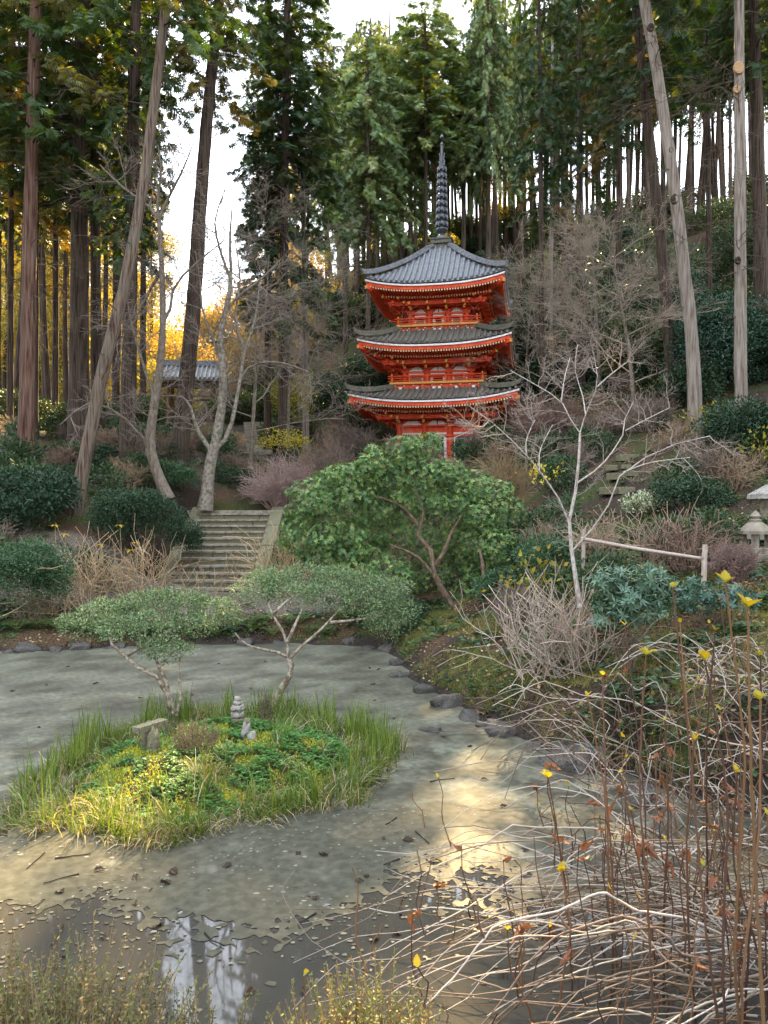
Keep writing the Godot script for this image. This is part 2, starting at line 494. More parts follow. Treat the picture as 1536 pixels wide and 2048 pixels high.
func storey(t: Node3D, n: int, E: float, eave: float, inner: float, top: float, lift: float, body: float, floor_y: float, spacing: float) -> void:
	var rise := top - eave - 0.1
	var tile: Material = tone.tile_new if n == 2 else tone.tile_old
	# tiled slopes: the pan bed, then every roll of cover tiles
	var roof := Node3D.new(); roof.name = "roof"; t.add_child(roof, true)
	var bed := Geo.new()
	var ns := 8; var nt := 20
	for j in nt:
		for k in ns:
			var q := []
			for e in [[0, 0], [1, 0], [1, 1], [0, 1]]:
				var s: float = float(k + e[1]) / ns; var tt: float = -1.0 + 2.0 * (j + e[0]) / nt
				var h := lerpf(E, inner, s)
				q.append(Vector3(tt * h, roof_y(tt * h / E if s < 0.999 else tt * h / E, s, eave, rise, lift), h))
			bed.quad(q[0], q[1], q[2], q[3])
	for k in 4:
		var o := part(roof, "tile_bed", bed.mesh(), tile); o.rotation.y = k * PI / 2
	var count := int(E * 0.97 / spacing)
	for j in range(-count, count + 1):
		var x := j * spacing
		# the roll runs up until it meets the hip
		var s_end := 1.0 if absf(x) <= inner else clampf((E - absf(x)) / (E - inner), 0.0, 1.0)
		if s_end < 0.05: continue
		var g := Geo.new()
		var pts := PackedVector3Array(); var rad := PackedFloat32Array()
		var m := maxi(3, int(s_end * 8))
		for k in m + 1:
			var s := s_end * k / m
			var h := lerpf(E + 0.04, inner, s)
			pts.push_back(Vector3(x, roof_y(x / E, s, eave, rise, lift) + 0.03, h)); rad.push_back(0.072)
		g.tube(pts, rad, 8, Color.WHITE, true)
		# lapped joints between the tiles of a roll
		var mm := g.mesh()
		for k in 4:
			var o := part(roof, "tile_roll", mm, tile); o.rotation.y = k * PI / 2
	# hips with their raised ends
	var hip := Geo.new()
	var hp := []
	for k in 15:
		var s := k / 14.0
		var h := lerpf(E + 0.06, inner, s)
		hp.append(Vector3(h, roof_y(1.0, s, eave, rise, lift) + 0.10 + 0.07 * pow(maxf(0.0, 1.0 - s * 4.5), 2.0), h))
	for layer in 3:
		for k in 14:
			hip.beam(hp[k] + Vector3.UP * layer * 0.06, hp[k + 1] + Vector3.UP * layer * 0.06, 0.24 - layer * 0.05, 0.056)
	for k in 13:
		hip.beam(hp[k] + Vector3.UP * 0.175, hp[k + 1] + Vector3.UP * 0.175, 0.1, 0.07)
	hip.beam(hp[0] + Vector3(-0.02, 0.02, -0.02), hp[0] + Vector3(0.04, 0.24, 0.04), 0.13, 0.07)
	for k in 4:
		var o := part(roof, "hip_ridge", hip.mesh(), tone.tile_new if n == 2 else tone.ridge_old); o.rotation.y = k * PI / 2
	# eaves: white edge, vermilion board, two tiers of rafters, boards above them
	var g1 := Geo.new(); strip(g1, E - 0.03, eave - 0.035, eave + 0.045, 0.2, lift, E); four(t, "white_eave_edge", g1.mesh(), tone.white)
	var g2 := Geo.new(); strip(g2, E - 0.10, eave - 0.19, eave - 0.035, 0.12, lift, E); four(t, "eave_board", g2.mesh(), tone.red)
	var g3 := Geo.new(); var tips := Geo.new()
	var low := Geo.new()
	strip(low, E - 0.2, eave - 0.21, eave - 0.15, E - body - 0.1, lift, E); four(t, "soffit", low.mesh(), tone.red)
	strip(g3, E - 0.82, eave - 0.33, eave - 0.2, 0.12, lift * 0.75, E)
	var rs := 0.125
	for j in range(-int((E - 0.15) / rs), int((E - 0.15) / rs) + 1):
		var x := j * rs
		var a := lift_at(x / E, lift)
		var back := maxf(absf(x) + 0.05, body)
		if E - 0.12 - back > 0.1:
			g3.beam(Vector3(x, eave - 0.245 + a, E - 0.12), Vector3(x, eave - 0.245 + a * 0.5, back), 0.06, 0.085)
			tips.box(Vector3(x, eave - 0.245 + a, E - 0.112), Vector3(0.028, 0.04, 0.006))
		if absf(x) < E - 0.85:
			var b := lift_at(x / E, lift * 0.75)
			g3.beam(Vector3(x, eave - 0.375 + b, E - 0.78), Vector3(x, eave - 0.375 + b * 0.5, maxf(absf(x) + 0.05, body)), 0.06, 0.085)
			tips.box(Vector3(x, eave - 0.375 + b, E - 0.772), Vector3(0.028, 0.04, 0.006))
	four(t, "rafters", g3.mesh(), tone.red, true)
	four(t, "rafter_tips", tips.mesh(), tone.cream, true)
	# corner beams along the diagonals
	var cb := Geo.new(); var ct := Geo.new()
	for lv in [[E - 0.08, eave - 0.27, 1.0], [E - 0.75, eave - 0.42, 0.6]]:
		var y: float = lv[1] + lift * lv[2] * 0.85
		cb.beam(Vector3(body, lv[1], body), Vector3(lv[0], y, lv[0]), 0.16, 0.18)
		ct.beam(Vector3(lv[0], y, lv[0]), Vector3(lv[0] + 0.03, y, lv[0] + 0.03), 0.15, 0.17)
	four(t, "corner_beam", cb.mesh(), tone.red); four(t, "corner_beam_tip", ct.mesh(), tone.ochre, true)
	# brackets: three steps out over every post, with purlin and tail beams
	var by := eave - 0.86
	var purl := Geo.new()
	purl.box(Vector3(0, eave - 0.47, body + 0.74), Vector3(body + 1.02, 0.07, 0.06))
	purl.box(Vector3(0, eave - 0.57, body + 0.74), Vector3(body + 0.95, 0.05, 0.045))
	purl.box(Vector3(0, eave - 0.60, body + 0.48), Vector3(body + 0.85, 0.05, 0.045))
	four(t, "eave_purlin", purl.mesh(), tone.red)
	for pk in 4:
		var x := lerpf(-body, body, pk / 3.0) * 0.96
		var br := Geo.new(); var bt := Geo.new()
		br.box(Vector3(x, by + 0.05, body + 0.06), Vector3(0.13, 0.07, 0.13))
		for s in 3:
			var z := body + 0.06 + 0.23 * s; var y := by + 0.14 + 0.115 * s
			var wd := 0.36 - 0.02 * s
			br.beam(Vector3(x, y, body - 0.1), Vector3(x, y, z + 0.3), 0.09, 0.1)
			# the arm rises at its ends like a boat
			br.beam(Vector3(x - wd, y + 0.10, z), Vector3(x - wd * 0.45, y, z), 0.09, 0.095)
			br.beam(Vector3(x - wd * 0.5, y, z), Vector3(x + wd * 0.5, y, z), 0.09, 0.1)
			br.beam(Vector3(x + wd * 0.45, y, z), Vector3(x + wd, y + 0.10, z), 0.09, 0.095)
			for e in [-1.0, 0.0, 1.0]:
				br.box(Vector3(x + e * wd * 0.9, y + 0.13 + 0.03 * absf(e), z), Vector3(0.07, 0.045, 0.07))
			bt.box(Vector3(x, y, z + 0.306), Vector3(0.04, 0.045, 0.006))
		var tail_z := body + 1.05
		br.beam(Vector3(x, eave - 0.48, body), Vector3(x, eave - 0.58, tail_z), 0.1, 0.12)
		bt.box(Vector3(x, eave - 0.58, tail_z + 0.008), Vector3(0.06, 0.07, 0.008))
		bt.box(Vector3(x, eave - 0.72, body + 0.60), Vector3(0.055, 0.07, 0.03))
		four(t, "bracket", br.mesh(), tone.red); four(t, "bracket_tip", bt.mesh(), tone.ochre, true)
	# beams crossing at the corners, sticking out sideways
	for s in 3:
		var y := by + 0.18 + 0.15 * s; var z := body - 0.02 + 0.23 * s; var ex := body + 0.72 + 0.26 * s
		for e in [-1.0, 1.0]:
			var lb := Geo.new(); var lt := Geo.new()
			lb.beam(Vector3(e * (body + 0.05), y, z), Vector3(e * ex, y + 0.02, z), 0.1, 0.12)
			lt.box(Vector3(e * (ex + 0.008), y + 0.02, z), Vector3(0.008, 0.06, 0.05))
			four(t, "corner_arm", lb.mesh(), tone.red); four(t, "corner_arm_tip", lt.mesh(), tone.ochre)
	# between the brackets: slatted white gaps
	for bay in 3:
		var gap := Geo.new()
		var cx := lerpf(-body, body, (bay + 0.5) / 3.0) * 0.96
		for k in 4: gap.box(Vector3(cx - 0.12 + 0.08 * k, eave - 0.545, body + 0.70), Vector3(0.016, 0.05, 0.01))
		four(t, "plaster_slat", gap.mesh(), tone.white, true)
	# body: posts, tie beams, wall boards, plaster, door and windows
	var core := Geo.new()
	core.box(Vector3(0, (floor_y + eave) * 0.5 - 0.1, 0), Vector3(body - 0.06, (eave - floor_y) * 0.5 - 0.08, body - 0.06))
	part(t, "wall_core", core.mesh(), tone.red)
	var wall_top := by
	for pk in 4:
		if pk == 3: continue
		var x := lerpf(-body, body, pk / 3.0)
		var po := Geo.new()
		po.tube(PackedVector3Array([Vector3(x, floor_y, body), Vector3(x, wall_top + 0.05, body)]), PackedFloat32Array([0.12, 0.12]), 12, Color.WHITE, true)
		four(t, "post", po.mesh(), tone.red)
	var h := wall_top - floor_y
	var y_panel := floor_y + h * 0.74
	for by2 in [[floor_y + 0.05, 0.07], [y_panel - 0.05, 0.05], [wall_top - 0.045, 0.04]]:
		var be := Geo.new()
		be.box(Vector3(0, by2[0], body + 0.02), Vector3(body + 0.14, by2[1], 0.13))
		four(t, "tie_beam", be.mesh(), tone.red)
	for bay in 3:
		var cx := lerpf(-body, body, (bay + 0.5) / 3.0)
		var hw := body / 3.0 - 0.17
		var pl := Geo.new()
		poly_panel(pl, [[cx - hw, y_panel + 0.02], [cx + hw, y_panel + 0.02], [cx + hw, y_panel + 0.10], [cx - hw, y_panel + 0.10]], body - 0.06, body + 0.05)
		four(t, "plaster_panel", pl.mesh(), tone.white)
		# the plaster between the lowest bracket arms: stepped trapezium, halved by a strut in the middle bay
		var halves := [[-1.0, -0.08], [0.08, 1.0]] if bay == 1 else [[-1.0, 1.0]]
		for hv in halves:
			var a: float = cx + hv[0] * hw * 1.0; var b: float = cx + hv[1] * hw * 1.0
			var la: float = 0.12 if hv[0] == -1.0 else 0.0; var lb2: float = 0.12 if hv[1] == 1.0 else 0.0
			var y := wall_top + 0.01
			var tp := Geo.new()
			poly_panel(tp, [[a, y], [b, y], [b, y + 0.05], [b - lb2 * 0.8, y + 0.09], [b - lb2 * 1.2, y + 0.2], [a + la * 1.2, y + 0.2], [a + la * 0.8, y + 0.09], [a, y + 0.05]], body - 0.06, body + 0.04)
			four(t, "plaster_panel", tp.mesh(), tone.white)
			var up := Geo.new()
			poly_panel(up, [[a + la * 1.8, y + 0.26], [b - lb2 * 1.8, y + 0.26], [b - lb2 * 2.1, y + 0.33], [a + la * 2.1, y + 0.33]], body - 0.06, body + 0.05)
			four(t, "plaster_panel", up.mesh(), tone.white)
		var y0 := floor_y + 0.10; var y1 := y_panel - 0.11
		if bay == 1:
			var fr := Geo.new()
			for e in [-1.0, 1.0]: fr.box(Vector3(cx + e * (hw - 0.07), (y0 + y1) * 0.5, body + 0.03), Vector3(0.06, (y1 - y0) * 0.5, 0.05))
			four(t, "door_jamb", fr.mesh(), tone.white, true)
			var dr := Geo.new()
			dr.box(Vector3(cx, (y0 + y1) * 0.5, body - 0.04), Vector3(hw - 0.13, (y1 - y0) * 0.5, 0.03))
			four(t, "doorway", dr.mesh(), tone.near_black)  # near-black panel paints the shade inside the open doorway
		else:
			var fr := Geo.new()
			for e in [-1.0, 1.0]: fr.box(Vector3(cx + e * (hw - 0.05), (y0 + y1) * 0.5, body + 0.02), Vector3(0.035, (y1 - y0) * 0.5, 0.04))
			four(t, "window_jamb", fr.mesh(), tone.white, true)
			var bars := Geo.new()
			var nb := 7
			for k in nb:
				bars.box(Vector3(cx + (hw - 0.12) * (2.0 * k / (nb - 1) - 1.0), (y0 + y1) * 0.5, body - 0.01), Vector3(0.03, (y1 - y0) * 0.5, 0.03), Color.WHITE, Basis(Vector3.UP, PI / 4))
			four(t, "window_bars", bars.mesh(), tone.green_paint, true)
func balcony(t: Node3D, half: float, y: float, drop: float) -> void:
	var de := Geo.new()
	strip(de, half + 0.06, y - 0.05, y + 0.05, half * 0.6, 0.0, half); four(t, "balcony_floor", de.mesh(), tone.ochre)
	var sk := Geo.new()
	strip(sk, half - 0.08, y - drop, y - 0.05, 0.1, 0.0, half); four(t, "balcony_skirt", sk.mesh(), tone.red)
	for k in 5:
		var x := lerpf(-half, half, (k + 0.5) / 5.0) if k != 2 else 0.0
		var w := 0.34 if k == 2 else 0.17
		var g := Geo.new()
		var b := y - drop + 0.05
		poly_panel(g, [[x - w, b], [x + w, b], [x + w * 0.75, b + 0.08], [x + w * 0.45, b + 0.13], [x - w * 0.45, b + 0.13], [x - w * 0.75, b + 0.08]], half - 0.1, half - 0.065)
		four(t, "plaster_panel", g.mesh(), tone.white)
	var dots := Geo.new()
	for k in 10:
		var x := lerpf(-half * 0.92, half * 0.92, k / 9.0)
		poly_panel(dots, [[x - 0.05, y - 0.12], [x + 0.05, y - 0.12], [x + 0.02, y - 0.075], [x - 0.02, y - 0.075]], half - 0.1, half - 0.067)
	four(t, "plaster_dots", dots.mesh(), tone.white, true)
	for hh in [0.12, 0.24, 0.35]:
		var ra := Geo.new()
		ra.tube(PackedVector3Array([Vector3(-half - 0.16, y + hh, half - 0.03), Vector3(half + 0.16, y + hh, half - 0.03)]), PackedFloat32Array([0.026, 0.026]) if hh < 0.3 else PackedFloat32Array([0.035, 0.035]), 8, Color.WHITE, true)
		four(t, "balcony_rail", ra.mesh(), tone.red)
	for k in 6:
		var x := lerpf(-half + 0.03, half - 0.03, k / 5.0)
		if k == 5: continue
		var po := Geo.new()
		po.box(Vector3(x, y + 0.2, half - 0.03), Vector3(0.035, 0.18 if k > 0 else 0.26, 0.035))
		four(t, "balcony_post", po.mesh(), tone.red if k > 0 else tone.ochre)
func spire(t: Node3D, y: float, tip: float) -> void:
	var b := Geo.new()
	b.box(Vector3(0, y + 0.12, 0), Vector3(0.42, 0.14, 0.42))
	b.box(Vector3(0, y + 0.36, 0), Vector3(0.52, 0.1, 0.52))
	b.box(Vector3(0, y + 0.48, 0), Vector3(0.58, 0.03, 0.58))
	part(t, "spire_base", b.mesh(), tone.ridge_old)
	var z := y + 0.51
	var bowl := Geo.new()
	bowl.lathe(PackedVector2Array([Vector2(0.30, z), Vector2(0.30, z + 0.1), Vector2(0.26, z + 0.22), Vector2(0.12, z + 0.3), Vector2(0.13, z + 0.36), Vector2(0.26, z + 0.46), Vector2(0.29, z + 0.56), Vector2(0.29, z + 0.62), Vector2(0.16, z + 0.63)]), 16, Color.WHITE)
	bowl.soften()
	part(t, "spire_bowl", bowl.mesh(), tone.bronze)
	var rod := Geo.new()
	rod.tube(PackedVector3Array([Vector3(0, z, 0), Vector3(0, tip - 0.5, 0)]), PackedFloat32Array([0.075, 0.06]), 10, Color.WHITE)
	part(t, "spire_rod", rod.mesh(), tone.bronze)
	var top := z + (tip - z) * 0.66
	var y0 := z + 0.78
	for k in 9:
		var q := lerpf(y0, top, k / 8.0)
		var r := lerpf(0.33, 0.24, k / 8.0)
		var ring := Geo.new()
		ring.lathe(PackedVector2Array([Vector2(r * 0.93, q), Vector2(r, q), Vector2(r * 0.98, q + 0.14), Vector2(r * 0.9, q + 0.14), Vector2(r * 0.93, q)]), 16, Color.WHITE)
		for j in 6: 
			var a := TAU * j / 6.0
			ring.beam(Vector3(0, q + 0.07, 0), Vector3(cos(a) * r, q + 0.07, sin(a) * r), 0.05, 0.08)
		for j in 8:
			var a := TAU * (j + 0.5) / 8.0
			ring.box(Vector3(cos(a) * r * 0.97, q - 0.05, sin(a) * r * 0.97), Vector3(0.02, 0.05, 0.02))
		part(t, "spire_ring", ring.mesh(), tone.bronze)
	var fl := Geo.new()
	for k in 4:
		var a := PI / 2 * k
		for j in 5:
			var h := top + 0.3 + j * 0.13
			fl.box(Vector3(cos(a) * (0.1 + 0.02 * sin(j * 2.0)), h, sin(a) * (0.1 + 0.02 * sin(j * 2.0))), Vector3(0.05 - j * 0.006, 0.05, 0.015), Color.WHITE, Basis(Vector3.UP, -a))
	part(t, "spire_flame", fl.mesh(), tone.bronze)
	for e in [[tip - 0.52, 0.085], [tip - 0.16, 0.1]]:
		var bl := Geo.new()
		var r: float = e[1]
		bl.lathe(PackedVector2Array([Vector2(0.02, e[0] - r), Vector2(r * 0.8, e[0] - r * 0.6), Vector2(r, e[0]), Vector2(r * 0.75, e[0] + r * 0.6), Vector2(r * 0.25, e[0] + r * 1.1), Vector2(0.005, e[0] + r * 1.7)]), 12, Color.WHITE)
		bl.soften()
		part(t, "spire_jewel", bl.mesh(), tone.bronze)
func build_pagoda() -> void:
	var t := thing("pagoda", "vermilion three-storey pagoda with grey tiled roofs and dark metal spire", "pagoda", Vector3(2.92, 4.4, -39.0), deg_to_rad(-11))
	var pod := Geo.new()
	pod.box(Vector3(0, 0.1, 0), Vector3(2.9, 0.5, 2.9))
	part(t, "stone_podium", pod.mesh(), tone.stone)
	storey(t, 0, 3.95, 3.25, 2.1, 4.12, 0.42, 1.85, 0.55, 0.27)
	balcony(t, 2.2, 4.38, 0.36)
	storey(t, 1, 3.6, 5.88, 1.85, 6.98, 0.40, 1.6, 4.38, 0.26)
	balcony(t, 1.93, 7.19, 0.34)
	storey(t, 2, 3.28, 8.75, 0.42, 11.4, 0.38, 1.35, 7.19, 0.25)
	spire(t, 11.35, 17.26)
# ---------- the little tiled gate house up the slope ----------
func build_hut() -> void:
	var o := stand(384, 46.0)
	var top := at(384, 727, 46.0).y - o.y
	var t := thing("gate_pavilion", "small open pavilion with grey tiled roof up among the trees", "pavilion", o, 0.12)
	var eave := top - 1.15; var hw := 2.0; var run := 1.5
	var roof := Node3D.new(); roof.name = "roof"; t.add_child(roof)
	for s in [-1.0, 1.0]:
		var bed := Geo.new()
		bed.quad(Vector3(-hw, eave, s * run), Vector3(hw, eave, s * run), Vector3(hw, top - 0.15, 0), Vector3(-hw, top - 0.15, 0))
		bed.quad(Vector3(-hw, eave - 0.1, s * run), Vector3(hw, eave - 0.1, s * run), Vector3(hw, eave, s * run), Vector3(-hw, eave, s * run))
		bed.quad(Vector3(-hw, eave - 0.1, s * run), Vector3(hw, eave - 0.1, s * run), Vector3(hw, top - 0.25, 0), Vector3(-hw, top - 0.25, 0))
		part(roof, "tile_bed", bed.mesh(), tone.tile_old)
		for k in 16:
			var g := Geo.new()
			var x := lerpf(-hw + 0.08, hw - 0.08, k / 15.0)
			g.tube(PackedVector3Array([Vector3(x, eave + 0.03, s * (run + 0.03)), Vector3(x, (eave + top) * 0.5 - 0.08, s * run * 0.5), Vector3(x, top - 0.1, 0)]), PackedFloat32Array([0.075, 0.072, 0.07]), 8, Color.WHITE, true)
			part(roof, "tile_roll", g.mesh(), tone.tile_new)
	var rg := Geo.new()
	rg.box(Vector3(0, top - 0.02, 0), Vector3(hw + 0.05, 0.14, 0.14)); rg.box(Vector3(0, top + 0.14, 0), Vector3(hw + 0.08, 0.035, 0.09))
	part(roof, "ridge", rg.mesh(), tone.tile_new)
	for x in [-1.25, 1.25]:
		for z in [-0.8, 0.8]:
			var p := Geo.new()
			p.tube(PackedVector3Array([Vector3(x, -0.4, z), Vector3(x, eave + 0.2, z)]), PackedFloat32Array([0.11, 0.1]), 10, Color.WHITE)
			part(t, "post", p.mesh(), tone.wood)
	for z in [-0.8, 0.8]:
		for yy in [eave - 0.1, eave - 0.9]:
			var b := Geo.new(); b.box(Vector3(0, yy, z), Vector3(1.5, 0.06, 0.05)); part(t, "tie_beam", b.mesh(), tone.wood)
# ---------- small builders ----------
func rough_stone(sd: int, h: Vector3, detail := 8) -> ArrayMesh:
	var g := Geo.new()
	var nz := FastNoiseLite.new()
	nz.seed = sd; nz.frequency = 0.9
	var m := detail
	for k in m + 1:
		for j in m * 2:
			var a := TAU * j / (m * 2.0); var b := PI * (float(k) / m - 0.5)
			var q := Vector3(cos(b) * cos(a), sin(b), -cos(b) * sin(a))
			var sq := q / maxf(absf(q.x), maxf(absf(q.y), absf(q.z)))
			q = q.lerp(sq, 0.5)
			g.v.push_back(q * h * (1.0 + 0.5 * nz.get_noise_3dv(q * 1.5) + 0.22 * nz.get_noise_3dv(q * 4.0)))
			g.c.push_back(Color.WHITE)
	for k in m:
		for j in m * 2:
			var a := k * m * 2 + j; var b := k * m * 2 + (j + 1) % (m * 2)
			g.ix.append_array(PackedInt32Array([a, b + m * 2, b, a, a + m * 2, b + m * 2]))
	g.soften()
	return g.mesh()
func slab(sd: int, h: Vector3) -> ArrayMesh:      # hewn block: chamfered, slightly out of true
	var r := rng_of(sd)
	var g := Geo.new()
	var e := minf(minf(h.x, h.y), h.z) * 0.12
	var ys := [-h.y, -h.y + e, h.y - e, h.y]
	var ins := [e, 0.0, 0.0, e]
	var skew := Vector3(r.randf_range(-0.02, 0.02), 0, r.randf_range(-0.02, 0.02))
	for k in 4:
		var x: float = h.x - ins[k]; var z: float = h.z - ins[k]
		for q in [[x - e, z], [x, z - e], [x, -z + e], [x - e, -z], [-x + e, -z], [-x, -z + e], [-x, z - e], [-x + e, z]]:
			g.v.push_back(Vector3(q[0], ys[k], q[1]) + skew * ys[k] * 2.0 + rv(r) * e * 0.25); g.c.push_back(Color.WHITE)
	for k in 3:
		for j in 8:
			var a := k * 8 + j; var b := k * 8 + (j + 1) % 8
			g.ix.append_array(PackedInt32Array([a, b + 8, b, a, a + 8, b + 8]))
	for j in range(1, 7):
		g.ix.append_array(PackedInt32Array([24, 24 + j + 1, 24 + j])); g.ix.append_array(PackedInt32Array([0, j, j + 1]))
	return g.mesh()
# one large toothed leaf, folded along its midrib and curling at the tip; lies along +z from the origin
func big_leaf(sd: int, long: float, broad: float, body: Color, edge: Color, curl: float, fold: float, withered := 0.0) -> ArrayMesh:
	var r := rng_of(sd)
	var g := Geo.new()
	var m := 9
	for k in m + 1:
		var f := float(k) / m
		var w := broad * 0.5 * pow(sin(PI * pow(f, 0.75) * 0.985 + 0.02), 0.8)
		var y := -curl * f * f * long + r.randf_range(-1, 1) * withered * 0.15 * long
		for s in [-1.0, -0.55, 0.0, 0.55, 1.0]:
			var tooth := 1.0 + (0.12 if k % 2 == 0 else -0.06) * (1.0 if absf(s) > 0.9 else 0.0)
			g.v.push_back(Vector3(s * w * tooth * (1.0 - withered * 0.5), y + absf(s) * w * fold + r.randf_range(-1, 1) * withered * 0.1 * long, f * long))
			var e := clampf(absf(s) * 1.1 + f * 0.6 - 0.85 + r.randf_range(-0.25, 0.25), 0, 1)
			g.c.push_back(body.lerp(edge, e))
	for k in m:
		for j in 4:
			var a := k * 5 + j
			g.ix.append_array(PackedInt32Array([a, a + 1, a + 6, a, a + 6, a + 5]))
	return g.mesh()
func aim(o: Node3D, p: Vector3, z: Vector3, y: Vector3) -> void:
	var zz := z.normalized(); var x := y.cross(zz).normalized()
	o.transform = Transform3D(Basis(x, zz.cross(x), zz), p)
func islet_rim(a: float) -> float:
	return 1.0 + 0.07 * sin(a * 2.0 + 0.6) + 0.06 * sin(a * 3.0 + 2.0) + 0.035 * sin(a * 7.0) + 0.03 * sin(a * 11.0 + 1.0)
func islet_q(x: float, d: float) -> float:
	var v := Vector2((x + 1.7) / 1.6, (d - 8.0) / 1.9)
	return v.length() / islet_rim(v.angle())
func islet_y(x: float, d: float) -> float:
	var q := islet_q(x, d)
	return 0.28 * (1.0 - smoothstep(0.25, 1.06, q)) - 0.08 + 0.05 * lumps.get_noise_2d(x * 14.0, d * 14.0) * (1.0 - smoothstep(0.6, 1.0, q))
func blade(g: Geo, p: Vector3, lean: Vector3, h: float, w: float, col: Color, droop: float, r: RandomNumberGenerator) -> void:
	var a := r.randf() * TAU
	var s := Vector3(cos(a), 0, sin(a)) * w * 0.5
	var d := (Vector3.UP + lean).normalized()
	var q := p
	var k := g.v.size()
	for i in 4:
		var f := i / 4.0
		g.v.push_back(q + s * (1.0 - f * f)); g.v.push_back(q - s * (1.0 - f * f)); g.c.push_back(col); g.c.push_back(col)
		d = (d + Vector3(lean.x, -droop, lean.z) * (0.25 + f)).normalized()
		q += d * h * 0.25
	g.v.push_back(q); g.c.push_back(col)
	for i in 3:
		var b := k + i * 2
		g.ix.append_array(PackedInt32Array([b, b + 2, b + 3, b, b + 3, b + 1]))
	g.ix.append_array(PackedInt32Array([k + 6, k + 8, k + 7]))
func cane(pts: Array, r0: float, r1: float, col: Color, sd: int, g: Geo) -> void:
	var r := rng_of(sd)
	var cv := Curve3D.new()
	for k in pts.size():
		var a: Vector3 = pts[maxi(k - 1, 0)]; var b: Vector3 = pts[mini(k + 1, pts.size() - 1)]
		cv.add_point(pts[k], (a - b) * 0.09, (b - a) * 0.09)
	var long := cv.get_baked_length()
	var m := maxi(4, int(long / 0.055))
	var pp := PackedVector3Array(); var rr := PackedFloat32Array()
	for k in m + 1:
		pp.push_back(cv.sample_baked(long * k / m) + rv(r) * r0 * 0.35)
		rr.push_back(lerpf(r0, r1, float(k) / m) * (1.28 if k % 4 == 0 else 1.0))
	g.tube(pp, rr, 6, col)

func _ready() -> void:
	# ----- camera, sky, sun -----
	var cam := Camera3D.new()
	cam.name = "camera"
	cam.position = Vector3(0, EYE_Y, 0)
	cam.fov = rad_to_deg(2.0 * atan(1024.0 / FOCAL))
	cam.near = 0.05; cam.far = 2000.0
	add_child(cam)
	cam.current = true
	var env := Environment.new()
	env.background_mode = Environment.BG_SKY
	var sm := ProceduralSkyMaterial.new()
	sm.sky_top_color = Color(0.80, 0.83, 0.88); sm.sky_horizon_color = Color(0.97, 0.95, 0.92); sm.sky_curve = 0.12
	sm.ground_bottom_color = Color(0.3, 0.28, 0.25); sm.ground_horizon_color = Color(0.6, 0.6, 0.58)
	sm.sun_angle_max = 20.0; sm.sun_curve = 0.1
	var sky := Sky.new(); sky.sky_material = sm
	env.sky = sky
	env.tonemap_mode = Environment.TONE_MAPPER_LINEAR
	env.tonemap_exposure = 8.8
	env.background_energy_multiplier = 0.8
	env.sdfgi_enabled = true; env.ssao_enabled = true; env.ssil_enabled = true
	var we := WorldEnvironment.new(); we.name = "environment"; we.environment = env
	add_child(we)
	var sun := DirectionalLight3D.new()
	sun.name = "sun"
	sun.light_energy = 1.6; sun.light_color = Color(1.0, 0.86, 0.62); sun.light_angular_distance = 0.5
	sun.shadow_enabled = true
	add_child(sun)
	sun.look_at_from_position(Vector3(0.17, 0.80, -1.0) * 50.0, Vector3.ZERO)
	make_tones()
	make_ground()
	make_water()
	build_pagoda()
	build_hut()
	make_stairs()
	make_forest()
	make_surrounds()
	make_shrubs()
	make_undergrowth()
	make_bare_trees()
	make_islet()
	make_bank()
	make_foreground()

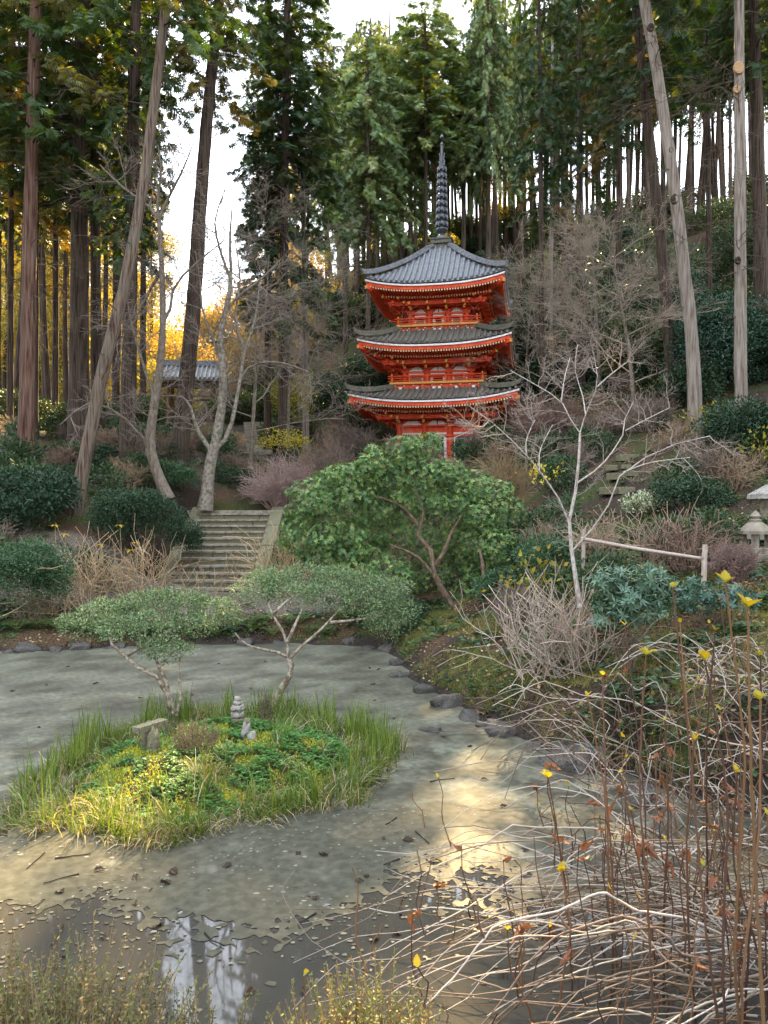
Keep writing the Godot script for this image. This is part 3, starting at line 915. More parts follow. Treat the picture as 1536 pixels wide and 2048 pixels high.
func make_tones() -> void:
	tone.red = worn(3, lin(0.56, 0.050, 0.016), lin(0.76, 0.105, 0.032), 0.5, 0.35)
	tone.ochre = paint(lin(0.62, 0.28, 0.06), 0.6)
	tone.cream = paint(lin(0.72, 0.52, 0.30), 0.6)
	tone.white = worn(5, lin(0.72, 0.70, 0.68), lin(0.82, 0.81, 0.79), 0.7, 0.9)
	tone.green_paint = paint(lin(0.12, 0.26, 0.19), 0.6)
	tone.near_black = paint(lin(0.02, 0.018, 0.016), 0.8)
	tone.wood = matter(8, [lin(0.10, 0.065, 0.04), lin(0.17, 0.11, 0.07)], Vector3(3, 0.4, 3), 0.8, 0.3)
	tone.tile_new = worn(11, lin(0.095, 0.105, 0.118), lin(0.235, 0.247, 0.265), 0.42, 0.9)
	tone.tile_old = matter(12, [lin(0.055, 0.055, 0.055), lin(0.12, 0.115, 0.11), lin(0.22, 0.20, 0.165), lin(0.10, 0.11, 0.06)], Vector3.ONE * 1.1, 0.6, 0.4)
	tone.ridge_old = matter(13, [lin(0.06, 0.06, 0.06), lin(0.14, 0.14, 0.12), lin(0.16, 0.15, 0.07)], Vector3.ONE * 0.8, 0.65, 0.4)
	tone.bronze = paint(lin(0.035, 0.042, 0.055), 0.42, 0.6)
	tone.stone = matter(15, [lin(0.12, 0.10, 0.078), lin(0.18, 0.158, 0.125), lin(0.24, 0.215, 0.175), lin(0.14, 0.14, 0.08)], Vector3.ONE * 0.45, 0.9, 0.5)
	tone.stone_pale = matter(16, [lin(0.11, 0.10, 0.09), lin(0.20, 0.185, 0.17), lin(0.28, 0.265, 0.25), lin(0.17, 0.165, 0.12)], Vector3.ONE * 1.2, 0.9, 0.6)
	tone.stone_moss_shade = matter(17, [lin(0.08, 0.068, 0.055), lin(0.15, 0.13, 0.105), lin(0.11, 0.12, 0.04), lin(0.21, 0.19, 0.16)], Vector3.ONE * 3.0, 0.95, 0.6)
	tone.stone_wet = matter(18, [lin(0.02, 0.019, 0.018), lin(0.06, 0.055, 0.05), lin(0.11, 0.10, 0.085)], Vector3.ONE * 1.6, 0.5, 1.0)
	tone.bark_red = matter(20, [lin(0.035, 0.018, 0.012), lin(0.10, 0.052, 0.036), lin(0.13, 0.078, 0.058), lin(0.16, 0.12, 0.095)], Vector3(2.6, 0.10, 2.6), 0.95, 3.0)
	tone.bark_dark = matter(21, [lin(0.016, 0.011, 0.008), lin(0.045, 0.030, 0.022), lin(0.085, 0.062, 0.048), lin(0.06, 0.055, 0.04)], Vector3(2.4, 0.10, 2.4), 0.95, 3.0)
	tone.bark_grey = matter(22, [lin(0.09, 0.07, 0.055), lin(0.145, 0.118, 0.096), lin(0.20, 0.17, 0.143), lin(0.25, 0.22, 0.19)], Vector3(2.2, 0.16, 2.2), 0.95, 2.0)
	tone.bark_lean = matter(23, [lin(0.03, 0.019, 0.014), lin(0.095, 0.062, 0.046), lin(0.165, 0.128, 0.10), lin(0.09, 0.095, 0.065)], Vector3(2.4, 0.12, 2.4), 0.95, 2.6)
	tone.bark_lichen = matter(24, [lin(0.07, 0.05, 0.03), lin(0.13, 0.10, 0.065), lin(0.34, 0.31, 0.27), lin(0.16, 0.135, 0.085)], Vector3(1.6, 1.2, 1.6), 0.95, 0.8)
	tone.bark_spotted = matter(30, [lin(0.08, 0.065, 0.048), lin(0.13, 0.11, 0.085), lin(0.20, 0.18, 0.15), lin(0.24, 0.22, 0.19)], Vector3(1.1, 1.1, 1.1), 0.95, 0.5)
	tone.bark_brown = matter(36, [lin(0.04, 0.026, 0.017), lin(0.09, 0.062, 0.042), lin(0.17, 0.125, 0.085)], Vector3(2.5, 0.8, 2.5), 0.95, 1.0)
	tone.bark_maple = matter(25, [lin(0.08, 0.062, 0.045), lin(0.13, 0.105, 0.082), lin(0.18, 0.155, 0.125)], Vector3(1.4, 0.6, 1.4), 0.95, 0.8)
	tone.bark_white = matter(26, [lin(0.20, 0.165, 0.14), lin(0.35, 0.31, 0.28), lin(0.43, 0.40, 0.37)], Vector3(3, 1.5, 3), 0.85, 0.3)
	tone.vertexbark = paint(Color.WHITE, 0.9, 0.25); tone.vertexbark.vertex_color_use_as_albedo = true
	tone.needle = leafy(Color(0.80, 0.78, 0.30), 0.6, 0.3)
	tone.leaf = leafy(Color(0.62, 0.66, 0.25), 0.52, 0.36)
	tone.leaf_dull = leafy(Color(0.62, 0.66, 0.3), 0.6, 0.35)
	tone.leaf_gold = leafy(Color(0.95, 0.85, 0.3), 0.6, 0.3)
	tone.grass = leafy(Color(0.85, 0.85, 0.35), 0.55, 0.35)
	tone.scar = matter(29, [lin(0.26, 0.16, 0.08), lin(0.38, 0.25, 0.14)], Vector3(4, 4, 4), 0.8, 0.0)
	tone.bamboo = matter(28, [lin(0.22, 0.17, 0.14), lin(0.30, 0.245, 0.21), lin(0.36, 0.31, 0.28)], Vector3(6, 1, 6), 0.55, 0.1)

func make_ground() -> void:
	lumps.seed = 5; lumps.frequency = 0.12; lumps.fractal_octaves = 4
	pond = PackedVector2Array([Vector2(-17, 14.0), Vector2(-9, 14.5), Vector2(-6.8, 14.2), Vector2(-4.5, 14.9), Vector2(-2, 15.2), Vector2(-0.1, 14.8), Vector2(0.15, 13.6), Vector2(0.3, 12.2), Vector2(0.85, 10.4), Vector2(1.35, 9.1), Vector2(1.95, 7.9), Vector2(2.7, 7.1), Vector2(3.5, 6.2), Vector2(3.9, 5.0), Vector2(3.4, 4.0), Vector2(2.4, 3.4), Vector2(1.0, 3.1), Vector2(-1, 3.2), Vector2(-3, 3.3), Vector2(-5, 3.6), Vector2(-9, 4.5), Vector2(-15, 6), Vector2(-17, 9)])
	# x, distance, height above the water
	knots = [[-8, 16.2, 0.5], [-3, 17, 0.5], [0.3, 16.5, 0.6], [-4.8, 19.4, 0.55], [-1.8, 19.5, 0.8], [-7.2, 19, 1.6], [-12, 16, 0.9],
		[1.4, 13.6, 0.65], [1.9, 11.8, 0.65], [2.3, 9.4, 0.5], [3.0, 11.4, 1.4], [3.2, 8.2, 0.75], [4.9, 15.5, 1.95], [6.6, 21, 3.7], [9.65, 24, 5.3], [8.9, 32, 7.4], [9.2, 20, 4.1], [6, 13, 1.8], [9, 12, 2.2], [5, 8, 1.3], [4.8, 5, 1.1], [3, 2, 1.0], [0, 0, 1.0], [-6, 1, 0.9], [0, -8, 1.3], [-15, 0, 1.2], [15, 0, 2.0], [14, 14, 4.0],
		[2.9, 36, 4.4], [2.9, 42, 4.6], [-1.2, 37, 4.3], [7, 38, 4.8], [-4.7, 24, 2.62], [-3, 25, 2.75], [0, 26, 2.9], [3, 25, 3.0],
		[-8, 20.5, 2.7], [-11.1, 24, 4.0], [-10.6, 27, 4.8], [-8.1, 25, 3.9], [-6.9, 26, 4.2], [-6.2, 22, 3.0], [-5.6, 34, 5.2], [-12, 46, 7.9], [-7, 43, 7.5], [-2.5, 33, 4.6], [-20, 30, 6.0], [-20, 18, 3.0],
		[6, 66, 24.6], [18, 64, 25.6], [27, 58, 25.0], [-3, 67, 23.8], [-10, 72, 21.0], [-22, 78, 18.0], [-36, 74, 16.5], [4.3, 51, 14.0], [10.3, 48, 13.8], [16.3, 40, 12.0], [21, 44, 15.5], [-4, 52, 11.5], [-15, 58, 11.5], [17, 28, 8.5], [28, 36, 14.5],
		[6, 90, 25], [30, 85, 26], [-25, 100, 17], [45, 50, 24], [-60, 50, 10], [60, 10, 10], [-60, 0, 3], [0, -60, 2], [60, -60, 4], [-60, -60, 2], [0, 140, 15], [90, 120, 18], [-90, 120, 10]]
	spline_setup()
	gx = cells(-130, -9, 9, 130, 0.2, 4.0)
	gd = cells(-90, 2.4, 26, 190, 0.2, 4.0)
	var w := gd.size()
	gh.resize(gx.size() * w)
	var g := Geo.new()
	var soil := Color(0.06, 0.043, 0.03); var litter := Color(0.13, 0.08, 0.045); var moss := Color(0.07, 0.085, 0.026); var path := Color(0.30, 0.26, 0.21); var mud := Color(0.05, 0.042, 0.034)
	var nz := FastNoiseLite.new(); nz.seed = 31; nz.frequency = 0.35; nz.fractal_octaves = 4
	for i in gx.size():
		for j in w:
			var x := gx[i]; var d := gd[j]
			var h := raw_height(x, d)
			var side := 99.0
			if x > -19 and x < 8 and d > 0 and d < 20:
				side = pond_side(x, d) + 0.16 * lumps.get_noise_2d(x * 9.0, d * 9.0)
				if side < 0.0: h = -0.06 - 0.5 * minf(1.0, -side)
				else: h = maxf(h, 0.25) * smoothstep(-0.06, 0.75, side) - 0.06 * (1.0 - smoothstep(0.0, 0.2, side))
			h += 0.10 * lumps.get_noise_2d(x * 5.0, d * 5.0) * smoothstep(0.1, 1.0, side) + (0.9 * lumps.get_noise_2d(x * 0.5, d * 0.5) if d > 46 else 0.0)
			# level bed of the stairs and of the pagoda terrace
			if x > -6.6 and x < -2.9 and d > 19 and d < 24.2:
				var ramp := lerpf(0.5, 2.5, clampf((d - 19.5) / 4.0, 0, 1))
				h = lerpf(h, ramp - 0.25, smoothstep(1.85, 1.35, absf(x + 4.5)) * smoothstep(19, 19.4, d) * smoothstep(24.2, 23.8, d))
			gh[i * w + j] = h
			g.v.push_back(Vector3(x, h, -d))
			var a := nz.get_noise_2d(x, d); var b := nz.get_noise_2d(x * 1.7 + 50, d * 1.7)
			var col := soil.lerp(litter, smoothstep(-0.15, 0.35, a)).lerp(moss, smoothstep(0.0, 0.35, b))
			if side < 0.25: col = mud
			if d > 15.6 and d < 19.6 and x > -9 and x < 0.6: col = col.lerp(path, 0.75 * smoothstep(16.4, 17.2, d))
			g.c.push_back(col)
	for i in gx.size() - 1:
		for j in w - 1:
			var k := i * w + j
			g.ix.push_back(k); g.ix.push_back(k + w + 1); g.ix.push_back(k + w)
			g.ix.push_back(k); g.ix.push_back(k + 1); g.ix.push_back(k + w + 1)
	g.soften()
	var m := matter(33, [Color(0.45, 0.45, 0.45), Color(0.75, 0.75, 0.75), Color(1, 1, 1)], Vector3.ONE * 1.3, 0.95, 3.0, true, 0.03, true)
	structure("ground", g.mesh(), m)

func make_water() -> void:
	var g := Geo.new()
	g.quad(Vector3(-19, 0, -2.8), Vector3(6, 0, -2.8), Vector3(6, 0, -16.5), Vector3(-19, 0, -16.5))
	var m := StandardMaterial3D.new()
	m.albedo_color = lin(0.038, 0.037, 0.032); m.roughness = 0.03; m.metallic_specular = 0.5
	structure("pond_water", g.mesh(), m)
	# the skin of dust and algae that floats on the water, torn open towards the near shore
	var nz := FastNoiseLite.new(); nz.seed = 71; nz.frequency = 1.1; nz.fractal_octaves = 5
	var fn := FastNoiseLite.new(); fn.seed = 72; fn.frequency = 6.0; fn.fractal_octaves = 3
	var st := FastNoiseLite.new(); st.seed = 73; st.frequency = 0.5; st.fractal_octaves = 4
	var f := Geo.new()
	var dust := Color(0.165, 0.168, 0.13); var silt := Color(0.07, 0.068, 0.054)
	for reg in [[-18.0, 5.0, 9.0, 16.2, 0.2], [-8.0, 4.4, 2.9, 9.0, 0.04]]:
		var s: float = reg[4]
		var nx := roundi((reg[1] - reg[0]) / s); var nd := roundi((reg[3] - reg[2]) / s)
		var val := PackedFloat32Array(); val.resize((nx + 1) * (nd + 1))
		for i in nx + 1:
			for j in nd + 1:
				var x: float = reg[0] + i * s; var d: float = reg[2] + j * s
				var open := 5.15 + 0.3 * sin(x * 1.3) + 0.25 * sin(x * 3.1 + 1.0)
				val[i * (nd + 1) + j] = (d - open) * 0.5 + nz.get_noise_2d(x, d) * 0.4 + fn.get_noise_2d(x, d) * 0.25 + fn.get_noise_2d(x * 2.4, d * 2.4 + 40) * 0.5 + (0.08 if d > 3.0 else 0.0) - 0.12 * smoothstep(5.6, 4.4, d)
		for i in nx:
			for j in nd:
				var c0 := [[i, j], [i + 1, j], [i + 1, j + 1], [i, j + 1]]
				var outl := []
				for e in 4:
					var p = c0[e]; var q = c0[(e + 1) % 4]
					var a := val[p[0] * (nd + 1) + p[1]]; var b := val[q[0] * (nd + 1) + q[1]]
					var pa := Vector2(reg[0] + p[0] * s, reg[2] + p[1] * s); var pb := Vector2(reg[0] + q[0] * s, reg[2] + q[1] * s)
					if a > 0.0: outl.append(pa)
					if (a > 0.0) != (b > 0.0): outl.append(pa.lerp(pb, a / (a - b)))
				if outl.size() < 3: continue
				var k := f.v.size()
				for p in outl:
					f.v.push_back(Vector3(p.x, 0.004, -p.y))
					var mix := smoothstep(-0.25, 0.3, st.get_noise_2d(p.x * 1.2, p.y * 2.0)) * 0.55 + 0.45 * smoothstep(-0.3, 0.3, nz.get_noise_2d(p.x * 2.0 + 9, p.y * 2.0))
					f.c.push_back(silt.lerp(dust, mix * smoothstep(-0.3, 0.3, (p.y - 7.2) * 0.35 + nz.get_noise_2d(p.x * 1.6, p.y * 1.6 + 20) * 1.2)))
				for e in range(1, outl.size() - 1): f.ix.append_array(PackedInt32Array([k, k + e, k + e + 1]))
	var fm := matter(35, [Color(0.80, 0.80, 0.78), Color(0.90, 0.90, 0.88), Color(1, 1, 1)], Vector3.ONE * 0.9, 0.40, 0.0, true, 0.02, true)
	fm.metallic_specular = 0.22
	structure("pond_film", f.mesh(), fm)

func make_stairs() -> void:
	# broad stone stairs up from the pond path
	var t := thing("stone_stairs", "flight of wide grey stone steps rising from the pond path", "stairs", Vector3(-4.5, 0.5, -19.5))
	var r := rng_of(40)
	for k in 12:
		var y := 0.172 * k; var z := -0.345 * k
		var x0 := -1.05
		while x0 < 1.0:
			var w := r.randf_range(0.7, 1.3)
			if x0 + w > 0.75: w = 1.05 - x0
			var lay := r.randf_range(-0.01, 0.01)
			part(t, "riser", slab(400 + k * 7 + int(x0 * 10), Vector3(w * 0.5 - 0.006, 0.085, 0.16)), tone.stone_moss_shade, Vector3(x0 + w * 0.5, y + 0.04 + lay, z - 0.2))  # darker mossy stone puts the shade under the treads into the colour
			part(t, "tread", slab(440 + k * 7 + int(x0 * 10), Vector3(w * 0.5 - 0.004, 0.028, 0.21)), tone.stone, Vector3(x0 + w * 0.5, y + 0.142 + lay, z - 0.2 + r.randf_range(-0.01, 0.01)))
			x0 += w
	for s in [-1.0, 1.0]:
		for k in 4:
			var kerb := part(t, "kerb_stone", slab(460 + k, Vector3(0.19, 0.14, 0.6)), tone.stone_moss_shade, Vector3(s * 1.22, 0.22 + 0.55 * k, -0.62 - 1.1 * k))
			kerb.rotation.x = atan2(0.5, 1.0)
	part(t, "landing", slab(470, Vector3(1.5, 0.06, 0.3)), tone.stone, Vector3(0, 2.09, -4.4))
	# rough stones climbing the slope on the far bank side
	var u := thing("stone_steps", "rough mossy stone steps climbing the bank beyond the bamboo rail", "steps", Vector3.ZERO)
	for k in range(4, 8):
		var d := 16.0 + k * 0.95
		var px := lerpf(1236, 1268, k / 7.0) + r.randf_range(-14, 14)
		var p := stand(px, d, 0.02)
		for j in 3:
			var o := part(u, "stone", slab(480 + k * 3 + j, Vector3(0.2, 0.09, 0.17) * r.randf_range(0.65, 1.15)), tone.stone_moss_shade, p + Vector3((j - 1) * 0.36, r.randf_range(-0.06, 0.02), r.randf_range(-0.14, 0.14)))
			o.rotation.y = r.randf_range(-0.3, 0.3)
	var hs := thing("hillside_steps", "narrow weathered log steps leading up towards the small pavilion", "steps", Vector3.ZERO)
	for k in 16:
		var d := 34.0 + k * 0.6
		var p := stand(lerpf(520, 508, k / 15.0), d, 0.05)
		part(hs, "step", slab(530 + k, Vector3(0.55, 0.09, 0.2)), tone.stone, p)
	# bamboo rails
	var bf := thing("bamboo_rail", "pale bamboo rail on two short posts beside the white-barked tree", "fence", Vector3.ZERO)
	var a := at(1163, 1077, 11.6); var b := at(1412, 1118, 10.4)
	var g := Geo.new(); g.tube(PackedVector3Array([a, a.lerp(b, 0.5) + Vector3(0, -0.015, 0), b]), PackedFloat32Array([0.027, 0.025, 0.021]), 10, Color.WHITE, true)
	part(bf, "rail", g.mesh(), tone.bamboo)
	for q in [[1168, 1058, 11.64, 0.028], [1410, 1089, 10.35, 0.036]]:
		var top := at(q[0], q[1], q[2])
		var pg := Geo.new(); pg.tube(PackedVector3Array([Vector3(top.x - 0.03, ground(top.x, q[2]) - 0.1, top.z), top]), PackedFloat32Array([q[3], q[3]]), 10, Color.WHITE, true)
		part(bf, "post", pg.mesh(), tone.bamboo)
	var lash := Geo.new(); lash.tube(PackedVector3Array([b + Vector3(-0.07, 0.0, 0.04), b + Vector3(0.03, 0.01, 0.05)]), PackedFloat32Array([0.034, 0.034]), 8, Color.WHITE, true)
	part(bf, "lashing", lash.mesh(), tone.near_black)
	var lr := thing("bamboo_rail", "low two-bar bamboo rail between the cedar trunks on the slope", "fence", Vector3.ZERO)
	for q in [[195, 853, 330, 852], [195, 873, 330, 878]]:
		var c := at(q[0], q[1], 31); var e := at(q[2], q[3], 31)
		var rg := Geo.new(); rg.tube(PackedVector3Array([c, e]), PackedFloat32Array([0.04, 0.035]), 8, Color.WHITE, true)
		part(lr, "rail", rg.mesh(), tone.bamboo)
	for px in [213, 318]:
		var c := at(px, 846, 31)
		var pg := Geo.new(); pg.tube(PackedVector3Array([Vector3(c.x, ground(c.x, 31) - 0.1, c.z), c]), PackedFloat32Array([0.05, 0.05]), 8, Color.WHITE, true)
		part(lr, "post", pg.mesh(), tone.wood)
	# stone lantern by the path
	var lp := stand(1511, 12.6)
	var lt := thing("stone_lantern", "small pale stone lantern with pointed finial beside the path", "lantern", lp, 0.3)
	var top_y := at(1511, 1030, 12.6).y - lp.y
	for q in [["base", 0.0, 0.10, 0.27], ["shaft", 0.10, top_y - 0.62, 0.17], ["platform", top_y - 0.62, top_y - 0.54, 0.24]]:
		part(lt, q[0], slab(600 + int(q[3] * 100), Vector3(q[3], (q[2] - q[1]) * 0.5 + 0.01, q[3])), tone.stone, Vector3(0, (q[1] + q[2]) * 0.5, 0))
	var box_y := top_y - 0.42
	var fb := Geo.new()
	for e in [[-1, -1], [-1, 1], [1, -1], [1, 1]]: fb.box(Vector3(e[0] * 0.13, box_y, e[1] * 0.13), Vector3(0.04, 0.12, 0.04))
	part(lt, "fire_box", fb.mesh(), tone.stone)
	var cap := Geo.new()
	cap.lathe(PackedVector2Array([Vector2(0.0, box_y + 0.11), Vector2(0.26, box_y + 0.11), Vector2(0.25, box_y + 0.16), Vector2(0.15, box_y + 0.27), Vector2(0.09, box_y + 0.31), Vector2(0.0, box_y + 0.31)]), 8, Color.WHITE)
	part(lt, "cap", cap.mesh(), tone.stone)
	var fin := Geo.new()
	fin.lathe(PackedVector2Array([Vector2(0.09, box_y + 0.30), Vector2(0.10, box_y + 0.34), Vector2(0.06, box_y + 0.36), Vector2(0.085, box_y + 0.40), Vector2(0.06, box_y + 0.44), Vector2(0.0, box_y + 0.50)]), 12, Color.WHITE)
	part(lt, "finial", fin.mesh(), tone.stone)
	# a larger stone lantern, of which mainly the roof shows
	var rp := stand(1562, 13.6)
	var ry := at(1562, 975, 13.6).y - rp.y
	var rl := thing("roofed_stone_lantern", "tall stone lantern with broad pale roof slab beyond the small one", "lantern", rp, 0.4)
	part(rl, "base", slab(640, Vector3(0.4, 0.12, 0.4)), tone.stone, Vector3(0, 0.1, 0))
	part(rl, "shaft", slab(641, Vector3(0.16, ry * 0.5 - 0.2, 0.16)), tone.stone, Vector3(0, ry * 0.5 - 0.05, 0))
	part(rl, "fire_box", slab(642, Vector3(0.24, 0.18, 0.24)), tone.stone, Vector3(0, ry - 0.34, 0))
	var rc := Geo.new()
	rc.lathe(PackedVector2Array([Vector2(0.0, ry - 0.2), Vector2(0.56, ry - 0.2), Vector2(0.55, ry - 0.12), Vector2(0.25, ry + 0.05), Vector2(0.0, ry + 0.1)]), 6, Color.WHITE)
	part(rl, "roof", rc.mesh(), tone.stone_pale)
func make_forest() -> void:
	var mid := [Color(0.058, 0.10, 0.038), Color(0.08, 0.12, 0.042), Color(0.045, 0.082, 0.034), Color(0.12, 0.12, 0.04)]
	var light := [Color(0.145, 0.20, 0.095), Color(0.115, 0.17, 0.08), Color(0.19, 0.23, 0.11), Color(0.08, 0.12, 0.055)]
	var dark := [Color(0.034, 0.064, 0.034), Color(0.045, 0.078, 0.038), Color(0.055, 0.075, 0.03)]
	var rust := [Color(0.045, 0.065, 0.022), Color(0.10, 0.075, 0.025), Color(0.03, 0.055, 0.02), Color(0.14, 0.09, 0.03)]
	crowns = [conifer_crown(101, 13, 3.0, 80, mid), conifer_crown(102, 13, 3.9, 150, light, 0.95, 1.15, 0.26), conifer_crown(103, 9, 2.5, 55, rust, 0.9), conifer_crown(104, 13, 2.4, 100, dark, 1.0, 1.0, 0.45), conifer_crown(105, 12, 2.8, 75, [Color(0.05, 0.07, 0.02), Color(0.20, 0.155, 0.04), Color(0.25, 0.165, 0.05), Color(0.10, 0.11, 0.03)], 0.9)]  # last crown: amber of dead sprays, with golden backlight put into the needle colour
	tall_tree("red_cedar", "tall cedar with straight reddish-brown stringy trunk above the broadleaf shrubs", [[52, 940], [58, 600], [64, 300], [72, 0]], 24, 46, 40, tone.bark_red, 1, [[0, 9.6, 1.15, 1.0, 0.3]])
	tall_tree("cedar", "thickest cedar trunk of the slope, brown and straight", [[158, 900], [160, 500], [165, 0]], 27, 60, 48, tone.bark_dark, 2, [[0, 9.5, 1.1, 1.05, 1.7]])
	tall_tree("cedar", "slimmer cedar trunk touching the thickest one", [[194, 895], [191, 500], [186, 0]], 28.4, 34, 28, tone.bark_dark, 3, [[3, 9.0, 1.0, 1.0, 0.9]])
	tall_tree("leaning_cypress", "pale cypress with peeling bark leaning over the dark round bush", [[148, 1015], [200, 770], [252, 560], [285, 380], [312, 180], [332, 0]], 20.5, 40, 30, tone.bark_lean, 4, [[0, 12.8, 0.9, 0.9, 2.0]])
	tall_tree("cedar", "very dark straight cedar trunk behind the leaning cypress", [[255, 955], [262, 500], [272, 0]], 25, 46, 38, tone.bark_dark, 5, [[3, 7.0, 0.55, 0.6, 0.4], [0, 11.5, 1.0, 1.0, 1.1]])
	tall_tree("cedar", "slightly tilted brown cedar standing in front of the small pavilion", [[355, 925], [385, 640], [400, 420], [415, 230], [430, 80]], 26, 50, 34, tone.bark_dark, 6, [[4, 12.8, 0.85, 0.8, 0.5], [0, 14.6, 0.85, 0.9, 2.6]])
	var lean := tall_tree("leaning_cypress", "pale grey cypress trunk leaning towards the pagoda", [[1392, 850], [1385, 700], [1368, 540], [1345, 350], [1310, 120], [1288, 0]], 22, 40, 38, tone.bark_grey, 7, [[3, 13.6, 1.1, 1.0, 1.0]])
	var knotty := tall_tree("cypress", "straight pale cypress trunk with round pruning scars", [[1482, 775], [1480, 400], [1478, 0]], 21, 37, 34, tone.bark_grey, 8, [[0, 13.5, 1.2, 1.0, 0.2]])
	tall_tree("cypress", "darker cypress trunk just behind the leaning pale one", [[1348, 720], [1322, 480], [1296, 250], [1270, 0]], 27, 36, 26, tone.bark_dark, 9, [[3, 10.6, 1.0, 0.9, 2.2]])  # takes the darker bark, unlike the leaning trunk
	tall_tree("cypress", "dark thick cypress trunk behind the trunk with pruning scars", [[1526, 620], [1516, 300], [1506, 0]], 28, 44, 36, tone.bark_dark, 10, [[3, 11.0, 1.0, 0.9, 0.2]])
	tall_tree("cypress", "slim pale trunk among bare twigs beside the pagoda roofs", [[1101, 740], [1102, 500], [1104, 200]], 41, 14, 10, tone.bark_grey, 11, [[2, 11.0, 1.0, 1.0, 0.2]])
	tall_tree("cypress", "grey trunk behind the bare maple near the pagoda", [[612, 760], [610, 600], [606, 400]], 36, 21, 14, tone.bark_grey, 12, [[3, 12.0, 1.0, 1.0, 0.7]])
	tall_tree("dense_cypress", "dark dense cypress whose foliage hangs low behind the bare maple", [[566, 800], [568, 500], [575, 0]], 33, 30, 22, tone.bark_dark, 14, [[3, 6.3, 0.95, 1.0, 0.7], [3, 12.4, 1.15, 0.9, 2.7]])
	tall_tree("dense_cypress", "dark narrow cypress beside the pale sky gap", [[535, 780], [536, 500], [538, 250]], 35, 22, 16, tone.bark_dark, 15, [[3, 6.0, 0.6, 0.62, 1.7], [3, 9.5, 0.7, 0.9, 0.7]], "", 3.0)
	# pruning scars
	var sc := 0
	for q in [[1478, 135, 9.0, 1], [1474, 178, 6.0, 1], [1476, 520, 5.0, 0], [1302, 55, 6.0, 0], [1350, 398, 7.0, 0], [1342, 300, 4.0, 0]]:
		var tr: Node3D = knotty if q[0] > 1400 else lean
		var d: float = 21.0 if q[0] > 1400 else 22.0
		var p := at(q[0], q[1], d - (0.145 if q[0] > 1400 else 0.145))
		var g := Geo.new(); var rr: float = q[2] / FOCAL * d
		g.lathe(PackedVector2Array([Vector2(rr * 1.2, -0.05), Vector2(rr * 1.15, 0.012), Vector2(rr, 0.022), Vector2(rr * 0.75, 0.008), Vector2(0.002, 0.006)]), 12, Color.WHITE)
		g.soften()
		var o := part(tr, "pruning_scar", g.mesh(), tone.bark_dark if q[3] == 0 else tone.scar, p - tr.position)
		o.rotation.x = PI / 2
		o.scale.z = 1.25
		sc += 1
	# the pale green cypresses that stand over the pagoda
	var hk := "pale green cypresses above the pagoda"
	for q in [[850, 300, 0, 48.0, 1.05, "broad pale green cypress crown directly above the spire"], [735, 450, 40, 46.0, 0.85, "pale green cypress crown hanging low beside the white sky notch"], [925, 330, 60, 50.0, 0.7, "pale green cypress behind the spire tip"], [790, 420, 70, 50.5, 0.9, "pale green cypress between the broad crown and the low-hanging one"], [690, 450, 130, 49.0, 0.75, "shorter pale green cypress beside the dark dense one"], [975, 330, -130, 48.5, 0.62, "tall narrow green cypress added to shade the islet, beside the dark overhanging canopy"], [1040, 330, -50, 49.5, 0.26, "thin-crowned green cypress added in the gap before the dark canopy to break up the sun"]]:  # the last two are added to block sun over islet and pond
		var d: float = q[3]
		var base := stand(q[0], d)
		var y0: float = at(q[0], q[1], d).y - base.y; var y1: float = at(q[0], q[2], d).y - base.y
		tall_tree("pale_cypress", q[5], [[q[0], 620], [q[0] + 2, 400], [q[0], q[2] + 60]], d, 17, 9, tone.bark_dark, 20 + int(q[0]), [[1, y0, q[4], (y1 - y0) / 13.0, q[0] * 0.01]], hk, 0.5)
	# dark overhanging canopy on the far bank
	var ck := "dark cypresses with overhanging crowns"
	for q in [[1085, 330, 34.0, 0.75, 3, "dark cypress drooping over the slim pale trunk"], [1165, 340, 36.0, 0.95, 3, "dark cypress whose crown hangs lowest over the brown bare maples"], [1240, 300, 33.0, 0.9, 2, "rusty-green cypress crown before the dark canopy"], [1420, 150, 32.0, 1.0, 3, "dark cypress between the leaning trunk and the scarred one"], [1560, 150, 30.0, 1.0, 3, "dark cypress beyond the trunk with pruning scars"], [1130, 200, 44.0, 1.0, 3, "dark cypress farther up the hill behind the drooping ones"], [1330, 140, 38.0, 1.0, 0, "mid-green cypress behind the leaning pale trunk"]]:
		var d: float = q[2]
		var base := stand(q[0], d)
		var y0: float = at(q[0], q[1], d).y - base.y
		tall_tree("overhanging_cypress", q[5], [[q[0], 700], [q[0] - 4, 300], [q[0] - 8, -60]], d, 18, 13, tone.bark_dark, 60 + int(q[0]), [[q[4], y0, q[3], 1.1, q[0] * 0.013]], ck, 4.0)
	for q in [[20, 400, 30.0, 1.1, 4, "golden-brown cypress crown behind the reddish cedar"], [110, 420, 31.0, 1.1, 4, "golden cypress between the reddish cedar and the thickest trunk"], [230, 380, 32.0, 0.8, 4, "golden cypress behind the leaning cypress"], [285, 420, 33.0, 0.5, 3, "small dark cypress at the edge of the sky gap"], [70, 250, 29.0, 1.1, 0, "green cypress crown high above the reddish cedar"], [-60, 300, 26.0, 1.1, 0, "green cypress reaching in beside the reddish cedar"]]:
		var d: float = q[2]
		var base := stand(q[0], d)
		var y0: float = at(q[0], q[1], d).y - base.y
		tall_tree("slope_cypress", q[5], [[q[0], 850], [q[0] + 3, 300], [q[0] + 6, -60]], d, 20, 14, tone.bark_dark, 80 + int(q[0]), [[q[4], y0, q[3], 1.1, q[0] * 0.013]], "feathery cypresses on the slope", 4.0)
	# ridge forest: slim trunks with crowns high up
	var r := rng_of(200)
	var protos := []
